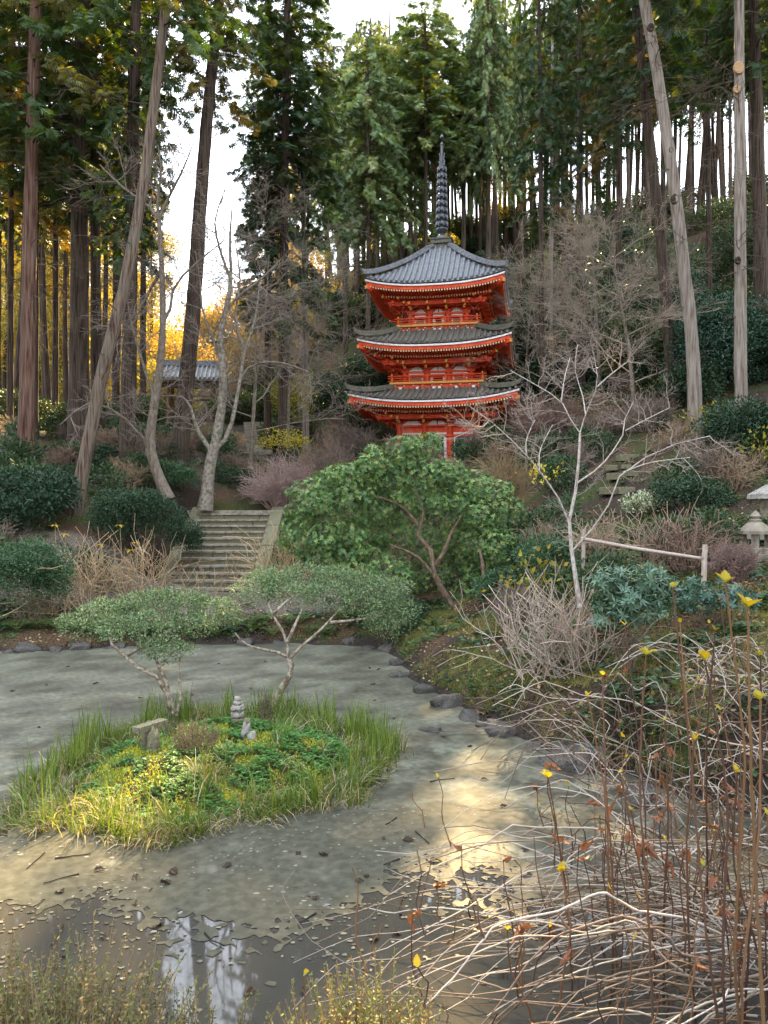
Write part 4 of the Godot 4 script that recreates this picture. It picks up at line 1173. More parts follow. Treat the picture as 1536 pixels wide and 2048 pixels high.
	for k in 4:
		var pts := [Vector3.ZERO, Vector3(r.randf_range(-0.3, 0.3), 9, r.randf_range(-0.3, 0.3)), Vector3(r.randf_range(-0.4, 0.4), 20.2, 0)]
		protos.append([trunk_mesh(pts, 0.13 + 0.022 * k, 0.06, 210 + k), [0, 3, 2, 0][k]])
	var made := {}
	var spots := []
	for k in 128:
		spots.append([lerpf(660, 1590, (k + r.randf_range(-0.4, 0.4)) / 128.0), r.randf_range(54, 68), 0])
	for k in 18: spots.append([r.randf_range(560, 1000), r.randf_range(60, 74), 0])
	for k in 12: spots.append([r.randf_range(-60, 290), r.randf_range(36, 47), 1])
	for s in spots:
		var px: float = s[0]; var d: float = s[1]
		if px > 250 and px < 545: continue
		var kind := r.randi() % 4
		var p := stand(px, d, -0.2)
		var o: Node3D
		var key: int = kind + s[2] * 10
		if not made.has(key):
			o = thing("forest_conifer", ["slender dark conifer standing on the ridge behind the pagoda", "slender conifer trunk backlit among the golden leaves on the slope"][s[2]], "tree", p, 0.0, ["conifers on the ridge", "backlit conifers on the slope"][s[2]])
			part(o, "trunk", protos[kind][0], tone.bark_dark)
			var c := part(o, "crown", crowns[protos[kind][1]][0], tone.needle, Vector3(0, 10.2, 0)); stuff(c)
			c.scale = Vector3(0.62, 0.8, 0.62)
			var b := part(o, "branches", crowns[protos[kind][1]][1], tone.bark_dark, Vector3(0, 10.2, 0)); stuff(b)
			b.scale = c.scale
			made[key] = o
		else:
			o = copy(made[key]); o.position = p
		o.rotation = Vector3(r.randfn() * 0.018, r.randf() * TAU, r.randfn() * 0.018)
		var sc2 := r.randf_range(0.8, 1.1)
		o.scale = Vector3(sc2, r.randf_range(0.9, 1.1), sc2)
		if s[2] == 0 and (px > 880 and px < 945): o.scale.y = 0.72
	# taller golden trees that catch the sun between the cedars
	var tg := []
	var gq := rng_of(320)
	for k in 13: tg.append([Vector3(gq.randf_range(-1.6, 1.6), gq.randf_range(3.5, 14.0), gq.randf_range(-1.6, 1.6)), Vector3(1.7, 1.3, 1.7) * gq.randf_range(0.6, 1.1)])
	var gm := lobes(321, tg, 52, 0.17, 0.09, [Color(0.42, 0.36, 0.09), Color(0.33, 0.33, 0.09), Color(0.47, 0.35, 0.10), Color(0.20, 0.24, 0.07)], 0.5)
	var gt := trunk_mesh([Vector3.ZERO, Vector3(0.3, 5, 0), Vector3(0.1, 13.5, 0.2)], 0.16, 0.03, 322)
	var gfirst: Node3D = null
	for q in [[-30, 50], [5, 47], [30, 54], [60, 60], [88, 48], [110, 55], [140, 62], [172, 50], [205, 57], [250, 56], [296, 62], [0, 66], [80, 70], [610, 62], [690, 64], [1010, 63], [560, 70], [235, 66], [130, 47], [40, 63], [275, 70]]:
		var o: Node3D
		if gfirst == null:
			o = thing("golden_maple", "tall slender tree of golden leaves glowing between the cedar trunks", "tree", Vector3.ZERO, 0.0, "tall golden trees")
			part(o, "trunk", gt, tone.bark_dark); stuff(part(o, "crown", gm, tone.leaf_gold)); gfirst = o
		else: o = copy(gfirst)
		o.position = stand(q[0], q[1], -0.2); o.rotation.y = gq.randf() * TAU; o.scale = Vector3.ONE * gq.randf_range(0.75, 1.1)
	# undergrowth on the hill
	var shr := []
	var olive := [Color(0.05, 0.07, 0.022), Color(0.075, 0.085, 0.025), Color(0.035, 0.055, 0.022)]
	var gold := [Color(0.42, 0.36, 0.09), Color(0.33, 0.33, 0.09), Color(0.47, 0.35, 0.10), Color(0.20, 0.24, 0.07)]
	var amber := [Color(0.40, 0.29, 0.13), Color(0.36, 0.25, 0.12), Color(0.30, 0.27, 0.11)]
	var fir := [Color(0.022, 0.045, 0.022), Color(0.03, 0.055, 0.03)]
	var blob := func(sd: int) -> Array:
		var q := rng_of(sd); var o := []
		for k in 6: o.append([Vector3(q.randf_range(-0.9, 0.9), q.randf_range(0.5, 1.7), q.randf_range(-0.9, 0.9)), Vector3(0.8, 0.65, 0.8) * q.randf_range(0.7, 1.1)])
		return o
	shr.append([lobes(301, blob.call(1), 130, 0.15, 0.07, olive, 0.25), tone.leaf, "olive evergreen shrub on the wooded hillside", "undergrowth on the hillside"])
	shr.append([lobes(302, blob.call(2), 130, 0.15, 0.07, fir, 0.25), tone.leaf, "dark evergreen shrub on the wooded hillside", "dark undergrowth on the hillside"])
	shr.append([lobes(303, blob.call(3), 90, 0.15, 0.07, gold, 0.35), tone.leaf_gold, "golden-leaved small tree glowing behind the cedar trunks", "golden small trees"])
	shr.append([lobes(304, blob.call(4), 80, 0.13, 0.06, amber, 0.4), tone.leaf_gold, "amber-leaved thicket near the small pavilion", "amber thickets"])
	var stem := twig_shrub(305, 1.7, 0.9, 10, Color(0.10, 0.075, 0.055), 1, 4, 0.01)
	var first := {}
	var put := []
	for k in 60: put.append([r.randf_range(640, 1580), r.randf_range(47, 66), 0 if r.randf() < 0.7 else 1, r.randf_range(0.9, 1.6)])
	for k in 16: put.append([r.randf_range(1030, 1370), r.randf_range(39, 50), 1, r.randf_range(1.3, 2.2)])
	for k in 24: put.append([r.randf_range(1250, 1600), r.randf_range(26, 44), 1 if r.randf() < 0.6 else 0, r.randf_range(0.8, 1.4)])
	for k in 46: put.append([r.randf_range(-60, 330), r.randf_range(46, 78), 2, r.randf_range(1.2, 2.6)])
	for k in 22: put.append([r.randf_range(290, 620), r.randf_range(54, 80), 3, r.randf_range(1.1, 2.2)])
	for k in 10: put.append([r.randf_range(560, 960), r.randf_range(56, 66), 2, r.randf_range(0.9, 1.6)])
	for k in 16: put.append([r.randf_range(-20, 330), r.randf_range(27, 40), 1 if r.randf() < 0.7 else 0, r.randf_range(0.5, 0.9)])
	for k in 14: put.append([r.randf_range(430, 740), r.randf_range(36, 52), 0, r.randf_range(0.6, 1.1)])
	for q in put:
		var kind: int = q[2]
		var p := stand(q[0], q[1], -0.15)
		var o: Node3D
		if not first.has(kind):
			o = thing("hillside_shrub" if kind < 2 else "golden_tree", shr[kind][2], "shrub" if kind != 2 else "tree", p, 0.0, shr[kind][3])
			stuff(part(o, "foliage", shr[kind][0], shr[kind][1])); stuff(part(o, "stems", stem, tone.vertexbark))
			first[kind] = o
		else:
			o = copy(first[kind]); o.position = p
		o.rotation.y = r.randf() * TAU
		o.scale = Vector3.ONE * q[3]

# an evergreen shrub whose foliage is centred on a pixel at a distance and stands on the ground below
func shrub_at(called: String, label: String, px: float, py: float, d: float, hw: float, hh: float, cols: Array, leaf_l: float, leaf_w: float, dens: float, mt: Material, sd: int, whorl := 1, group := "") -> Node3D:
	var c := at(px, py, d)
	var base := Vector3(c.x, ground(c.x, d), -d)
	var k := d / FOCAL
	var rx := hw * k; var ry := hh * k
	var r := rng_of(sd)
	var list := [[Vector3(0, c.y - base.y, 0), Vector3(rx * 0.78, ry * 0.8, rx * 0.7)]]
	for j in 7:
		var a := TAU * j / 7.0 + r.randf_range(-0.3, 0.3)
		list.append([Vector3(cos(a) * rx * 0.55, c.y - base.y + ry * r.randf_range(-0.4, 0.4), sin(a) * rx * 0.5), Vector3(rx * 0.42, ry * 0.45, rx * 0.42) * r.randf_range(0.85, 1.1)])
	billow(list, sd + 2)
	return bush(called, label, "shrub", base, lobes(sd, list, dens * 0.62, leaf_l, leaf_w, cols, 0.2, whorl), mt, sd + 1, maxf(c.y - base.y, 0.3), rx * 0.7, group)

func make_shrubs() -> void:
	var green := [Color(0.045, 0.095, 0.045), Color(0.06, 0.115, 0.05), Color(0.035, 0.075, 0.04)]
	var deep := [Color(0.022, 0.048, 0.024), Color(0.035, 0.066, 0.030), Color(0.016, 0.036, 0.020)]
	var glossy := [Color(0.018, 0.042, 0.024), Color(0.028, 0.056, 0.030)]
	shrub_at("round_shrub", "rounded green evergreen bush overhanging the pond's far edge", 58, 1148, 15.6, 82, 88, green, 0.055, 0.024, 620, tone.leaf, 410)
	shrub_at("round_shrub", "dark dome-shaped evergreen bush at the foot of the leaning cypress", 272, 1032, 19, 96, 76, deep, 0.06, 0.028, 480, tone.leaf, 412)
	shrub_at("broadleaf_shrub", "dark broad-leaved shrub below the reddish cedar trunk", 50, 1005, 19.4, 105, 78, glossy, 0.13, 0.05, 150, tone.leaf, 414)
	shrub_at("low_shrub", "low dark shrub round the reddish cedar's foot", 105, 955, 22.5, 90, 34, deep, 0.08, 0.035, 300, tone.leaf, 416)
	shrub_at("low_shrub", "green shrub behind the lichen-spotted twin maple trunks", 345, 950, 23.8, 60, 36, green, 0.07, 0.03, 330, tone.leaf, 418)
	shrub_at("low_shrub", "dark shrub beside the top of the stone stairs", 470, 960, 26, 52, 32, deep, 0.07, 0.03, 300, tone.leaf, 420)
	shrub_at("low_shrub", "shrub tucked between stairs and dark dome bush", 370, 1070, 20.5, 40, 44, deep, 0.06, 0.028, 360, tone.leaf, 422)
	shrub_at("broadleaf_shrub", "dark shrub at the base of the thickest cedar", 185, 925, 25, 70, 42, deep, 0.1, 0.045, 220, tone.leaf, 424)
	shrub_at("broadleaf_shrub", "broad-leaved shrub between two cedar trunks", 300, 880, 28.5, 44, 40, green, 0.1, 0.045, 260, tone.leaf, 426)
	shrub_at("camellia", "dark glossy camellia beside the pagoda's middle eaves", 748, 765, 44.0, 70, 66, glossy, 0.11, 0.05, 200, tone.leaf, 428)
	shrub_at("camellia", "dark glossy camellia behind the reddish twig dome", 640, 800, 38, 66, 44, glossy, 0.11, 0.05, 180, tone.leaf, 430)
	shrub_at("camellia", "dark evergreen behind the pagoda's top balcony", 1010, 660, 45, 70, 38, glossy, 0.12, 0.055, 180, tone.leaf, 432)
	shrub_at("tall_evergreen", "glossy evergreen thicket behind the trunk with pruning scars", 1440, 720, 27, 85, 140, [Color(0.025, 0.06, 0.04), Color(0.035, 0.08, 0.05), Color(0.02, 0.045, 0.03)], 0.12, 0.05, 170, tone.leaf, 434)
	shrub_at("tall_evergreen", "large dark evergreen at the foot of the trunk with pruning scars", 1500, 880, 19.5, 95, 95, glossy, 0.1, 0.04, 230, tone.leaf, 436)
	shrub_at("tall_evergreen", "olive-flecked evergreen high on the bank", 1500, 520, 33, 85, 100, [Color(0.03, 0.06, 0.03), Color(0.06, 0.085, 0.03)], 0.12, 0.05, 150, tone.leaf, 438)  # dark green leaves mixed with olive ones
	shrub_at("low_shrub", "dark low evergreen beneath the bank's big trunks", 1385, 985, 16.5, 90, 40, deep, 0.09, 0.035, 280, tone.leaf, 440)
	shrub_at("variegated_shrub", "bush with cream-edged pale leaves on the bank", 1292, 1006, 17.5, 56, 28, [Color(0.42, 0.43, 0.30), Color(0.5, 0.5, 0.38), Color(0.08, 0.12, 0.06)], 0.07, 0.03, 420, tone.leaf, 442)
	shrub_at("low_shrub", "green shrub under the white-barked tree", 1090, 1100, 13.5, 60, 46, green, 0.06, 0.026, 420, tone.leaf, 444)
	shrub_at("low_shrub", "leafy green ground bush below the great pieris", 1010, 1175, 14.2, 66, 50, green, 0.05, 0.024, 520, tone.leaf, 446)
	shrub_at("low_shrub", "dark evergreen between the pieris and the spreading azalea", 795, 1235, 14.6, 64, 54, deep, 0.05, 0.024, 560, tone.leaf, 448)
	shrub_at("rhododendron", "blue-green rhododendron with whorled leathery leaves beside the rail", 1262, 1195, 8.9, 92, 70, [Color(0.07, 0.125, 0.085), Color(0.095, 0.155, 0.11), Color(0.045, 0.085, 0.05)], 0.10, 0.028, 420, tone.leaf, 450, 7)
	shrub_at("rhododendron", "low dark rhododendron under the rail's short post", 1420, 1190, 9.6, 90, 40, [Color(0.045, 0.09, 0.07), Color(0.07, 0.12, 0.09)], 0.08, 0.026, 400, tone.leaf, 452, 6)
	shrub_at("yellow_shrub", "loose shrub with yellow leaves beside the log steps", 585, 795, 35, 45, 60, [Color(0.32, 0.30, 0.05), Color(0.20, 0.22, 0.05)], 0.09, 0.05, 60, tone.leaf_gold, 454)
	shrub_at("yellow_shrub", "sparse shrub with yellow leaves beside the great pieris", 1085, 960, 14.5, 40, 46, [Color(0.50, 0.40, 0.05), Color(0.40, 0.36, 0.06)], 0.08, 0.04, 14, tone.leaf_gold, 456)
	shrub_at("yellow_shrub", "yellow-leaved seedlings on the slope above the stairs", 560, 880, 27, 60, 26, [Color(0.40, 0.34, 0.05), Color(0.25, 0.26, 0.05)], 0.08, 0.045, 60, tone.leaf_gold, 458)
	# the great pieris: twisted trunks under heaped rosettes of leaves
	var d := 15.6
	var k := d / FOCAL
	var base := stand(932, d - 1.6, -0.1)
	var t := thing("pieris_tree", "great billowing green pieris with a twisted bare trunk", "shrub", base)
	var list := []
	for q in [[760, 925, 36, 28, -0.28], [810, 905, 39, 31, -0.24], [850, 893, 34, 24, -0.07], [893, 945, 37, 24, -0.19], [840, 945, 41, 29, -0.16], [780, 955, 35, 25, -0.17], [890, 962, 33, 28, 0.21], [735, 945, 36, 26, -0.13], [700, 955, 43, 29, -0.29], [660, 975, 42, 29, 0.12], [622, 988, 41, 27, -0.23], [640, 1012, 40, 28, -0.29], [700, 1000, 41, 28, -0.34], [745, 985, 37, 28, 0.24], [945, 972, 41, 27, -0.06], [985, 990, 42, 28, -0.05], [1010, 1020, 35, 27, -0.14], [965, 1030, 33, 25, -0.32], [925, 1000, 43, 28, 0.01], [606, 1082, 43, 31, 0.14], [650, 1072, 35, 27, -0.3], [700, 1065, 36, 31, -0.16], [640, 1112, 38, 30, 0.17], [690, 1112, 38, 32, -0.21], [742, 1098, 38, 25, 0.24], [775, 1140, 44, 27, -0.16], [720, 1146, 42, 27, -0.26], [600, 1045, 35, 28, -0.03], [950, 1080, 33, 29, 0.14], [990, 1090, 37, 29, -0.34], [962, 1130, 37, 29, 0.33], [1000, 1150, 43, 30, 0.25], [950, 1180, 42, 25, -0.14], [992, 1192, 36, 31, -0.15], [760, 1015, 37, 30, 0.07], [815, 995, 35, 29, 0.05], [870, 1005, 38, 24, -0.03], [830, 1050, 120, 70, 1.4], [720, 1050, 80, 70, 1.2], [960, 1100, 60, 90, 1.1], [880, 1150, 70, 50, 1.5]]:
		var c := at(q[0], q[1], d + q[4]) - base
		list.append([c, Vector3(q[2] * k, q[3] * k, q[2] * k * 0.85) * 1.12])
	var pr := rng_of(469)
	for e in list.duplicate():
		for j in 3:
			var q2 := Vector3(pr.randfn(), pr.randfn() + 0.35, pr.randfn() + 0.4).normalized()
			var s2 := pr.randf_range(0.24, 0.4)
			list.append([e[0] + q2 * e[1] * 0.86, Vector3(1.1, 0.8, 1.1) * e[1].y * s2 * 1.5])
	stuff(part(t, "foliage", lobes(470, list, 820, 0.064, 0.022, [Color(0.115, 0.215, 0.065), Color(0.085, 0.165, 0.06), Color(0.20, 0.27, 0.085), Color(0.055, 0.115, 0.05), Color(0.15, 0.20, 0.085)], 0.10, 6), tone.leaf))
	for q in [[[932, 1250, 0], [918, 1222, 0.1], [892, 1196, 0.1], [884, 1168, 0.3], [866, 1146, 0.35], [876, 1118, 0.35], [856, 1094, 0.3], [832, 1062, 0.2], [848, 1022, 0.0], [830, 970, 0]], [[880, 1165, 0.2], [860, 1140, 0.4], [830, 1110, 0.4], [780, 1090, 0.1]], [[872, 1130, 0.35], [890, 1100, 0.3], [905, 1060, 0.2], [940, 1010, 0.1]], [[836, 1050, 0.2], [800, 1010, 0.2], [740, 990, 0.1]], [[932, 1250, 0], [960, 1200, 0.1], [968, 1150, 0], [955, 1080, -0.1]]]:
		var pts := []
		var first := true
		for e in q:
			var p := at(e[0], e[1], d - (0.85 if e[1] > 1080 else 0.3) + e[2] * 0.2) - base
			pts.append(p)
		part(t, "trunk" if q[0][2] == 0 else "limb", trunk_mesh(pts, 0.065 if q[0][2] == 0 else 0.04, 0.015, 480 + q.size(), Color.WHITE, 0.15), tone.bark_brown)
	# twig shrubs without leaves
	var tw := 0
	for q in [["purple_twig_shrub", "dome of fine purplish bare twigs above the stairs' end", 565, 24.5, 880, 104, Color(0.27, 0.19, 0.165), 85],
		["twig_shrub", "greyish bare twig thicket beside the pagoda's foot", 700, 33.5, 822, 95, Color(0.15, 0.115, 0.095), 70],
		["purple_twig_shrub", "pinkish bare twigs in front of the pagoda's ground storey", 822, 30, 842, 88, Color(0.22, 0.14, 0.11), 80],
		["purple_twig_shrub", "broad reddish bare thicket beside the pagoda's lowest eaves", 1110, 28, 772, 135, Color(0.18, 0.12, 0.095), 110],
		["twig_shrub", "golden-brown bare thicket beside the pagoda's corner post", 1010, 21, 850, 62, Color(0.22, 0.16, 0.09), 60],
		["twig_shrub", "upright tan bare stems behind the white-barked tree", 1195, 13.4, 985, 46, Color(0.33, 0.25, 0.18), 34],
		["hydrangea", "tan leafless hydrangea behind the bamboo rail", 1345, 12.8, 1030, 88, Color(0.30, 0.22, 0.16), 70],
		["purple_twig_shrub", "low reddish twig bush before the small stone lantern", 1470, 11.4, 1058, 62, Color(0.19, 0.13, 0.11), 60],
		["hydrangea", "leafless hydrangea thicket by the pond under the dark dome bush", 235, 17.6, 1075, 110, Color(0.36, 0.26, 0.16), 60],
		["hydrangea", "leafless hydrangea stems in front of the stone stairs", 420, 18.4, 1115, 70, Color(0.32, 0.23, 0.14), 2],
		["hydrangea", "golden leafless stems beside the stairs and the great pieris", 562, 18.6, 1050, 44, Color(0.36, 0.27, 0.15), 30],
		["hydrangea", "leafless hydrangea at the pond corner beside the round green bush", 140, 16.4, 1080, 70, Color(0.33, 0.24, 0.15), 30],
		["hydrangea", "pale loose bare stems on the bank below the white-barked tree", 1110, 9.6, 1150, 100, Color(0.30, 0.245, 0.20), 70],
		["twig_shrub", "grey-brown twigs on the green slope beyond the stone steps", 1290, 25, 780, 110, Color(0.17, 0.13, 0.105), 60],
		["twig_shrub", "brown bare bush between the stone stairs and the pagoda", 650, 26, 842, 80, Color(0.17, 0.125, 0.10), 60]]:
		var dd: float = q[3]
		var p := stand(q[2], dd)
		var top := at(q[2], q[4], dd).y - p.y
		var o := thing(q[0], q[1], "shrub", p)
		var kk := dd / FOCAL
		stuff(part(o, "twigs", loose_canes(500 + tw, top, q[5] * kk, q[7] + 14, q[6], 0.0014 * sqrt(dd)) if q[0] == "hydrangea" else twig_shrub(500 + tw, top * 1.02, q[5] * kk, q[7], q[6], 2, 5, 0.0011 * sqrt(dd)), tone.vertexbark))
		tw += 1
	# yellow leaves that still hang on the hydrangeas
	var lr := rng_of(560)
	for q in [[270, 1085, 17.2], [240, 1050, 17.4], [110, 1050, 16.2], [130, 1068, 16.2], [260, 1100, 17.0], [200, 1090, 17.3]]:
		var hp := thing("yellow_sprig", "thin hydrangea shoot topped with yellow leaves by the pond's far edge", "plant", stand(q[0], q[2], -0.05), 0.0, "yellow hydrangea shoots")
		var tip := at(q[0], q[1], q[2]) - hp.position
		var g := Geo.new(); cane([Vector3.ZERO, tip * 0.5 + Vector3(0.04, 0, 0), tip], 0.009, 0.005, Color(0.25, 0.19, 0.1), 561, g)
		part(hp, "stem", g.mesh(), tone.vertexbark)
		for j in 6:
			var a := TAU * j / 6.0 + lr.randf()
			var lf := part(hp, "leaf", big_leaf(565 + j, 0.12, 0.055, Color(0.40, 0.31, 0.04), Color(0.36, 0.2, 0.05), 0.4, 0.2), tone.leaf_gold)
			aim(lf, tip, Vector3(cos(a), lr.randf_range(-0.2, 0.5), sin(a)), Vector3.UP)

func px_limb(t: Node3D, called: String, line: Array, d: float, base: Vector3, r0: float, r1: float, mt: Material, sd: int, flare := 0.0) -> Array:
	var pts := []
	for q in line: pts.append(at(q[0], q[1], d + (q[2] if q.size() > 2 else 0.0)) - base)
	part(t, called, trunk_mesh(pts, r0, r1, sd, Color.WHITE, flare), mt)
	return pts
func twigs_along(g: Geo, pts: Array, r: RandomNumberGenerator, count: int, long: float, thick: float, level: int, o: Dictionary) -> void:
	for k in count:
		var t := r.randf_range(0.25, 1.0) * (pts.size() - 1)
		var i := mini(int(t), pts.size() - 2)
		var p: Vector3 = pts[i].lerp(pts[i + 1], t - i)
		var dd: Vector3 = (pts[i + 1] - pts[i]).normalized()
		var s := dd.cross(rv(r)).normalized()
		limb(g, p, (dd * 0.5 + s).normalized(), long * r.randf_range(0.6, 1.2), thick, level, r, o)

func make_bare_trees() -> void:
	var mp := {seg = 5, wob = 0.22, up = 0.03, taper = 0.45, min = 0.005, kids = 6, from = 0.2, flat = 0.55, spread = 0.85, shrink = 0.56, thin = 0.55, col = Color(0.19, 0.155, 0.13)}
	# big bare maples that veil the pagoda from both sides
	var r := rng_of(600)
	for q in [["grey bare maple with a haze of twigs between stairs and pagoda", 575, 33.0, 440, 0.2, Color(0.19, 0.16, 0.13), 5], ["grey bare maple arching over the log steps", 640, 42.0, 330, -0.2, Color(0.19, 0.155, 0.125), 5], ["brown bare maple whose twigs brush the pagoda eaves", 1200, 33.0, 330, -0.3, Color(0.27, 0.225, 0.175), 6], ["brown bare maple in front of the leaning cypress", 1270, 27.0, 330, -0.7, Color(0.27, 0.22, 0.17), 5], ["tangled bare maple at the edge of the hillside", 1090, 36.0, 330, -0.1, Color(0.26, 0.215, 0.165), 5], ["slim bare maple before the dark low-hanging cypress", 500, 28.0, 400, 0.6, Color(0.18, 0.15, 0.12), 4], ["bare maple rising behind the pagoda beside the slim pale trunk", 1050, 43.0, 260, 0.3, Color(0.26, 0.21, 0.16), 5]]:
		var d: float = q[2]
		var base := stand(q[1], d, -0.1)
		var t := thing("bare_maple", q[0], "tree", base)
		var h: float = q[3] * d / FOCAL + 1.0
		var o: Dictionary = mp.duplicate(); o.col = q[5]; o.min = 0.0048
		var g := Geo.new()
		var pts := [Vector3.ZERO, Vector3(0.2 * q[4], h * 0.2, 0.1), Vector3(0.35 * q[4], h * 0.42, -0.1), Vector3(0.9 * q[4], h * 0.7, 0), Vector3(1.2 * q[4], h * 0.95, 0.2)]
		part(t, "trunk", trunk_mesh(pts, 0.085, 0.015, 610 + int(q[1]), Color.WHITE, 0.3), tone.bark_maple)
		for k in q[6] * 3:
			var f: float = 0.18 + 0.75 * k / (q[6] * 3.0)
			var p := along(pts, h * f)
			var a: float = k * 2.4 + r.randf()
			limb(g, p, Vector3(cos(a), r.randf_range(0.25, 0.8), sin(a)).normalized(), h * 0.40 * r.randf_range(0.75, 1.1) * (1.15 - f * 0.5), 0.026 * (1.1 - f * 0.6), 3, r, o)
		stuff(part(t, "branches", g.mesh(), tone.vertexbark))
	# two pale maples above the stairs, forking and bent
	var d := 22.5
	var b0 := stand(338, d, -0.1)
	var t0 := thing("forked_maple", "grey forked maple with a crooked foot behind the dark dome bush", "tree", b0)
	var g0 := Geo.new()
	var l0 := []
	l0.append(px_limb(t0, "trunk", [[338, 1000], [322, 965], [306, 920], [300, 880], [310, 800], [322, 720], [326, 640], [324, 540], [318, 440]], d, b0, 0.16, 0.055, tone.bark_maple, 651, 0.2))
	for q in [[[318, 440], [300, 415], [280, 400], [240, 370], [200, 330, 0.5]], [[318, 440], [330, 410], [350, 370], [370, 330], [385, 290, -0.5]], [[324, 540], [300, 580, 0.5], [270, 640, 0.8], [230, 690, 1.0]], [[324, 650], [340, 620], [350, 570], [400, 520], [450, 480]], [[300, 890], [270, 860, -0.3], [240, 830, -0.5], [180, 805, -0.8], [120, 850, -1]], [[310, 800], [290, 740], [275, 690], [255, 600], [270, 530]], [[318, 440], [315, 400], [322, 350], [316, 290, 0.2]]]:
		l0.append(px_limb(t0, "limb", q, d, b0, 0.05, 0.015, tone.bark_maple, 655 + int(q[1][0])))
	mp.min = 0.0045
	for l in l0: twigs_along(g0, l, r, 7, 1.1, 0.016, 2, mp)
	stuff(part(t0, "twigs", g0.mesh(), tone.vertexbark))
	var b1 := stand(412, 23.3, -0.1)
	var t1 := thing("forked_maple", "lichen-spotted maple forking in two at the top of the stairs", "tree", b1)
	var g1 := Geo.new()
	var l1 := []
	l1.append(px_limb(t1, "trunk", [[410, 1020], [414, 985], [420, 930], [432, 880], [445, 800], [446, 740], [440, 670], [452, 620], [462, 560], [460, 480], [465, 400]], 23.3, b1, 0.19, 0.012, tone.bark_spotted, 671, 0.35))
	for q in [[[425, 905], [450, 880], [465, 840], [480, 760], [490, 700], [510, 640], [520, 560]], [[446, 740], [430, 690], [405, 620], [400, 560, 0.4], [390, 500, 0.6]], [[480, 760], [505, 730], [560, 725, -0.5], [620, 745, -0.8]], [[425, 905], [395, 860], [380, 810], [360, 790, 0.4]], [[452, 620], [480, 590], [520, 560], [560, 520, 0.5]], [[462, 560], [440, 500], [430, 440, 0.3], [450, 380]], [[490, 700], [470, 640], [480, 560, 0.3], [470, 480]]]:
		l1.append(px_limb(t1, "limb", q, 23.3, b1, 0.075 if q[0][1] > 900 else 0.045, 0.015, tone.bark_spotted if q[0][1] > 900 else tone.bark_maple, 680 + int(q[1][0])))
	for l in l1: twigs_along(g1, l, r, 7, 1.2, 0.016, 2, mp)
	stuff(part(t1, "twigs", g1.mesh(), tone.vertexbark))
	# the white-barked sapling on the bank
	d = 11.2
	var b2 := stand(1160, d, -0.05)
	var t2 := thing("white_barked_tree", "slender leafless tree with whitish bark branching over the bank", "tree", b2)
	var g2 := Geo.new()
	var l2 := []
	l2.append(px_limb(t2, "trunk", [[1160, 1215], [1150, 1150], [1144, 1110], [1138, 1045], [1146, 1000], [1154, 970], [1158, 907], [1160, 866]], d, b2, 0.033, 0.016, tone.bark_white, 701, 0.2))
	for q in [[[1160, 866], [1142, 841], [1123, 803], [1079, 774, 0.2], [1021, 741, 0.4]], [[1160, 866], [1171, 828], [1194, 774, -0.2], [1194, 745, -0.2], [1183, 690, -0.3]], [[1138, 1045], [1121, 1003], [1079, 941, -0.2], [1054, 912, -0.3], [1021, 878, -0.4], [979, 841, -0.5], [938, 812, -0.6]], [[1146, 1100], [1171, 1074], [1213, 1020, -0.3], [1229, 970, -0.4], [1246, 945, -0.4], [1296, 912, -0.5], [1354, 887, -0.6], [1420, 872, -0.7]], [[1154, 966], [1196, 937], [1225, 903, 0.3], [1250, 862, 0.4], [1250, 832, 0.5], [1267, 803, 0.5]], [[1171, 828], [1165, 790, 0.3], [1150, 740, 0.4], [1155, 690, 0.5]], [[1123, 803], [1128, 760], [1140, 715, 0.2]], [[1054, 912, -0.3], [1052, 880, -0.3], [1070, 840, -0.2]], [[1079, 941, -0.2], [1080, 900], [1105, 850, 0.2]], [[1250, 862, 0.4], [1290, 840, 0.4], [1340, 815, 0.5]], [[1246, 945, -0.4], [1300, 925, -0.6], [1380, 915, -0.8]], [[979, 841, -0.5], [960, 860, -0.5], [940, 845, -0.6]], [[1194, 774, -0.2], [1220, 750, -0.2], [1260, 720, -0.2]]]:
		var thick := 0.013 if q.size() > 5 else 0.009
		l2.append(px_limb(t2, "limb", q, d, b2, thick, 0.005, tone.bark_white, 710 + int(q[1][0])))
	var wp: Dictionary = mp.duplicate(); wp.min = 0.0017; wp.col = Color(0.27, 0.22, 0.19); wp.kids = 4; wp.thin = 0.6
	for l in l2: twigs_along(g2, l, r, 8, 0.42, 0.0065, 2, wp)
	stuff(part(t2, "twigs", g2.mesh(), tone.vertexbark))
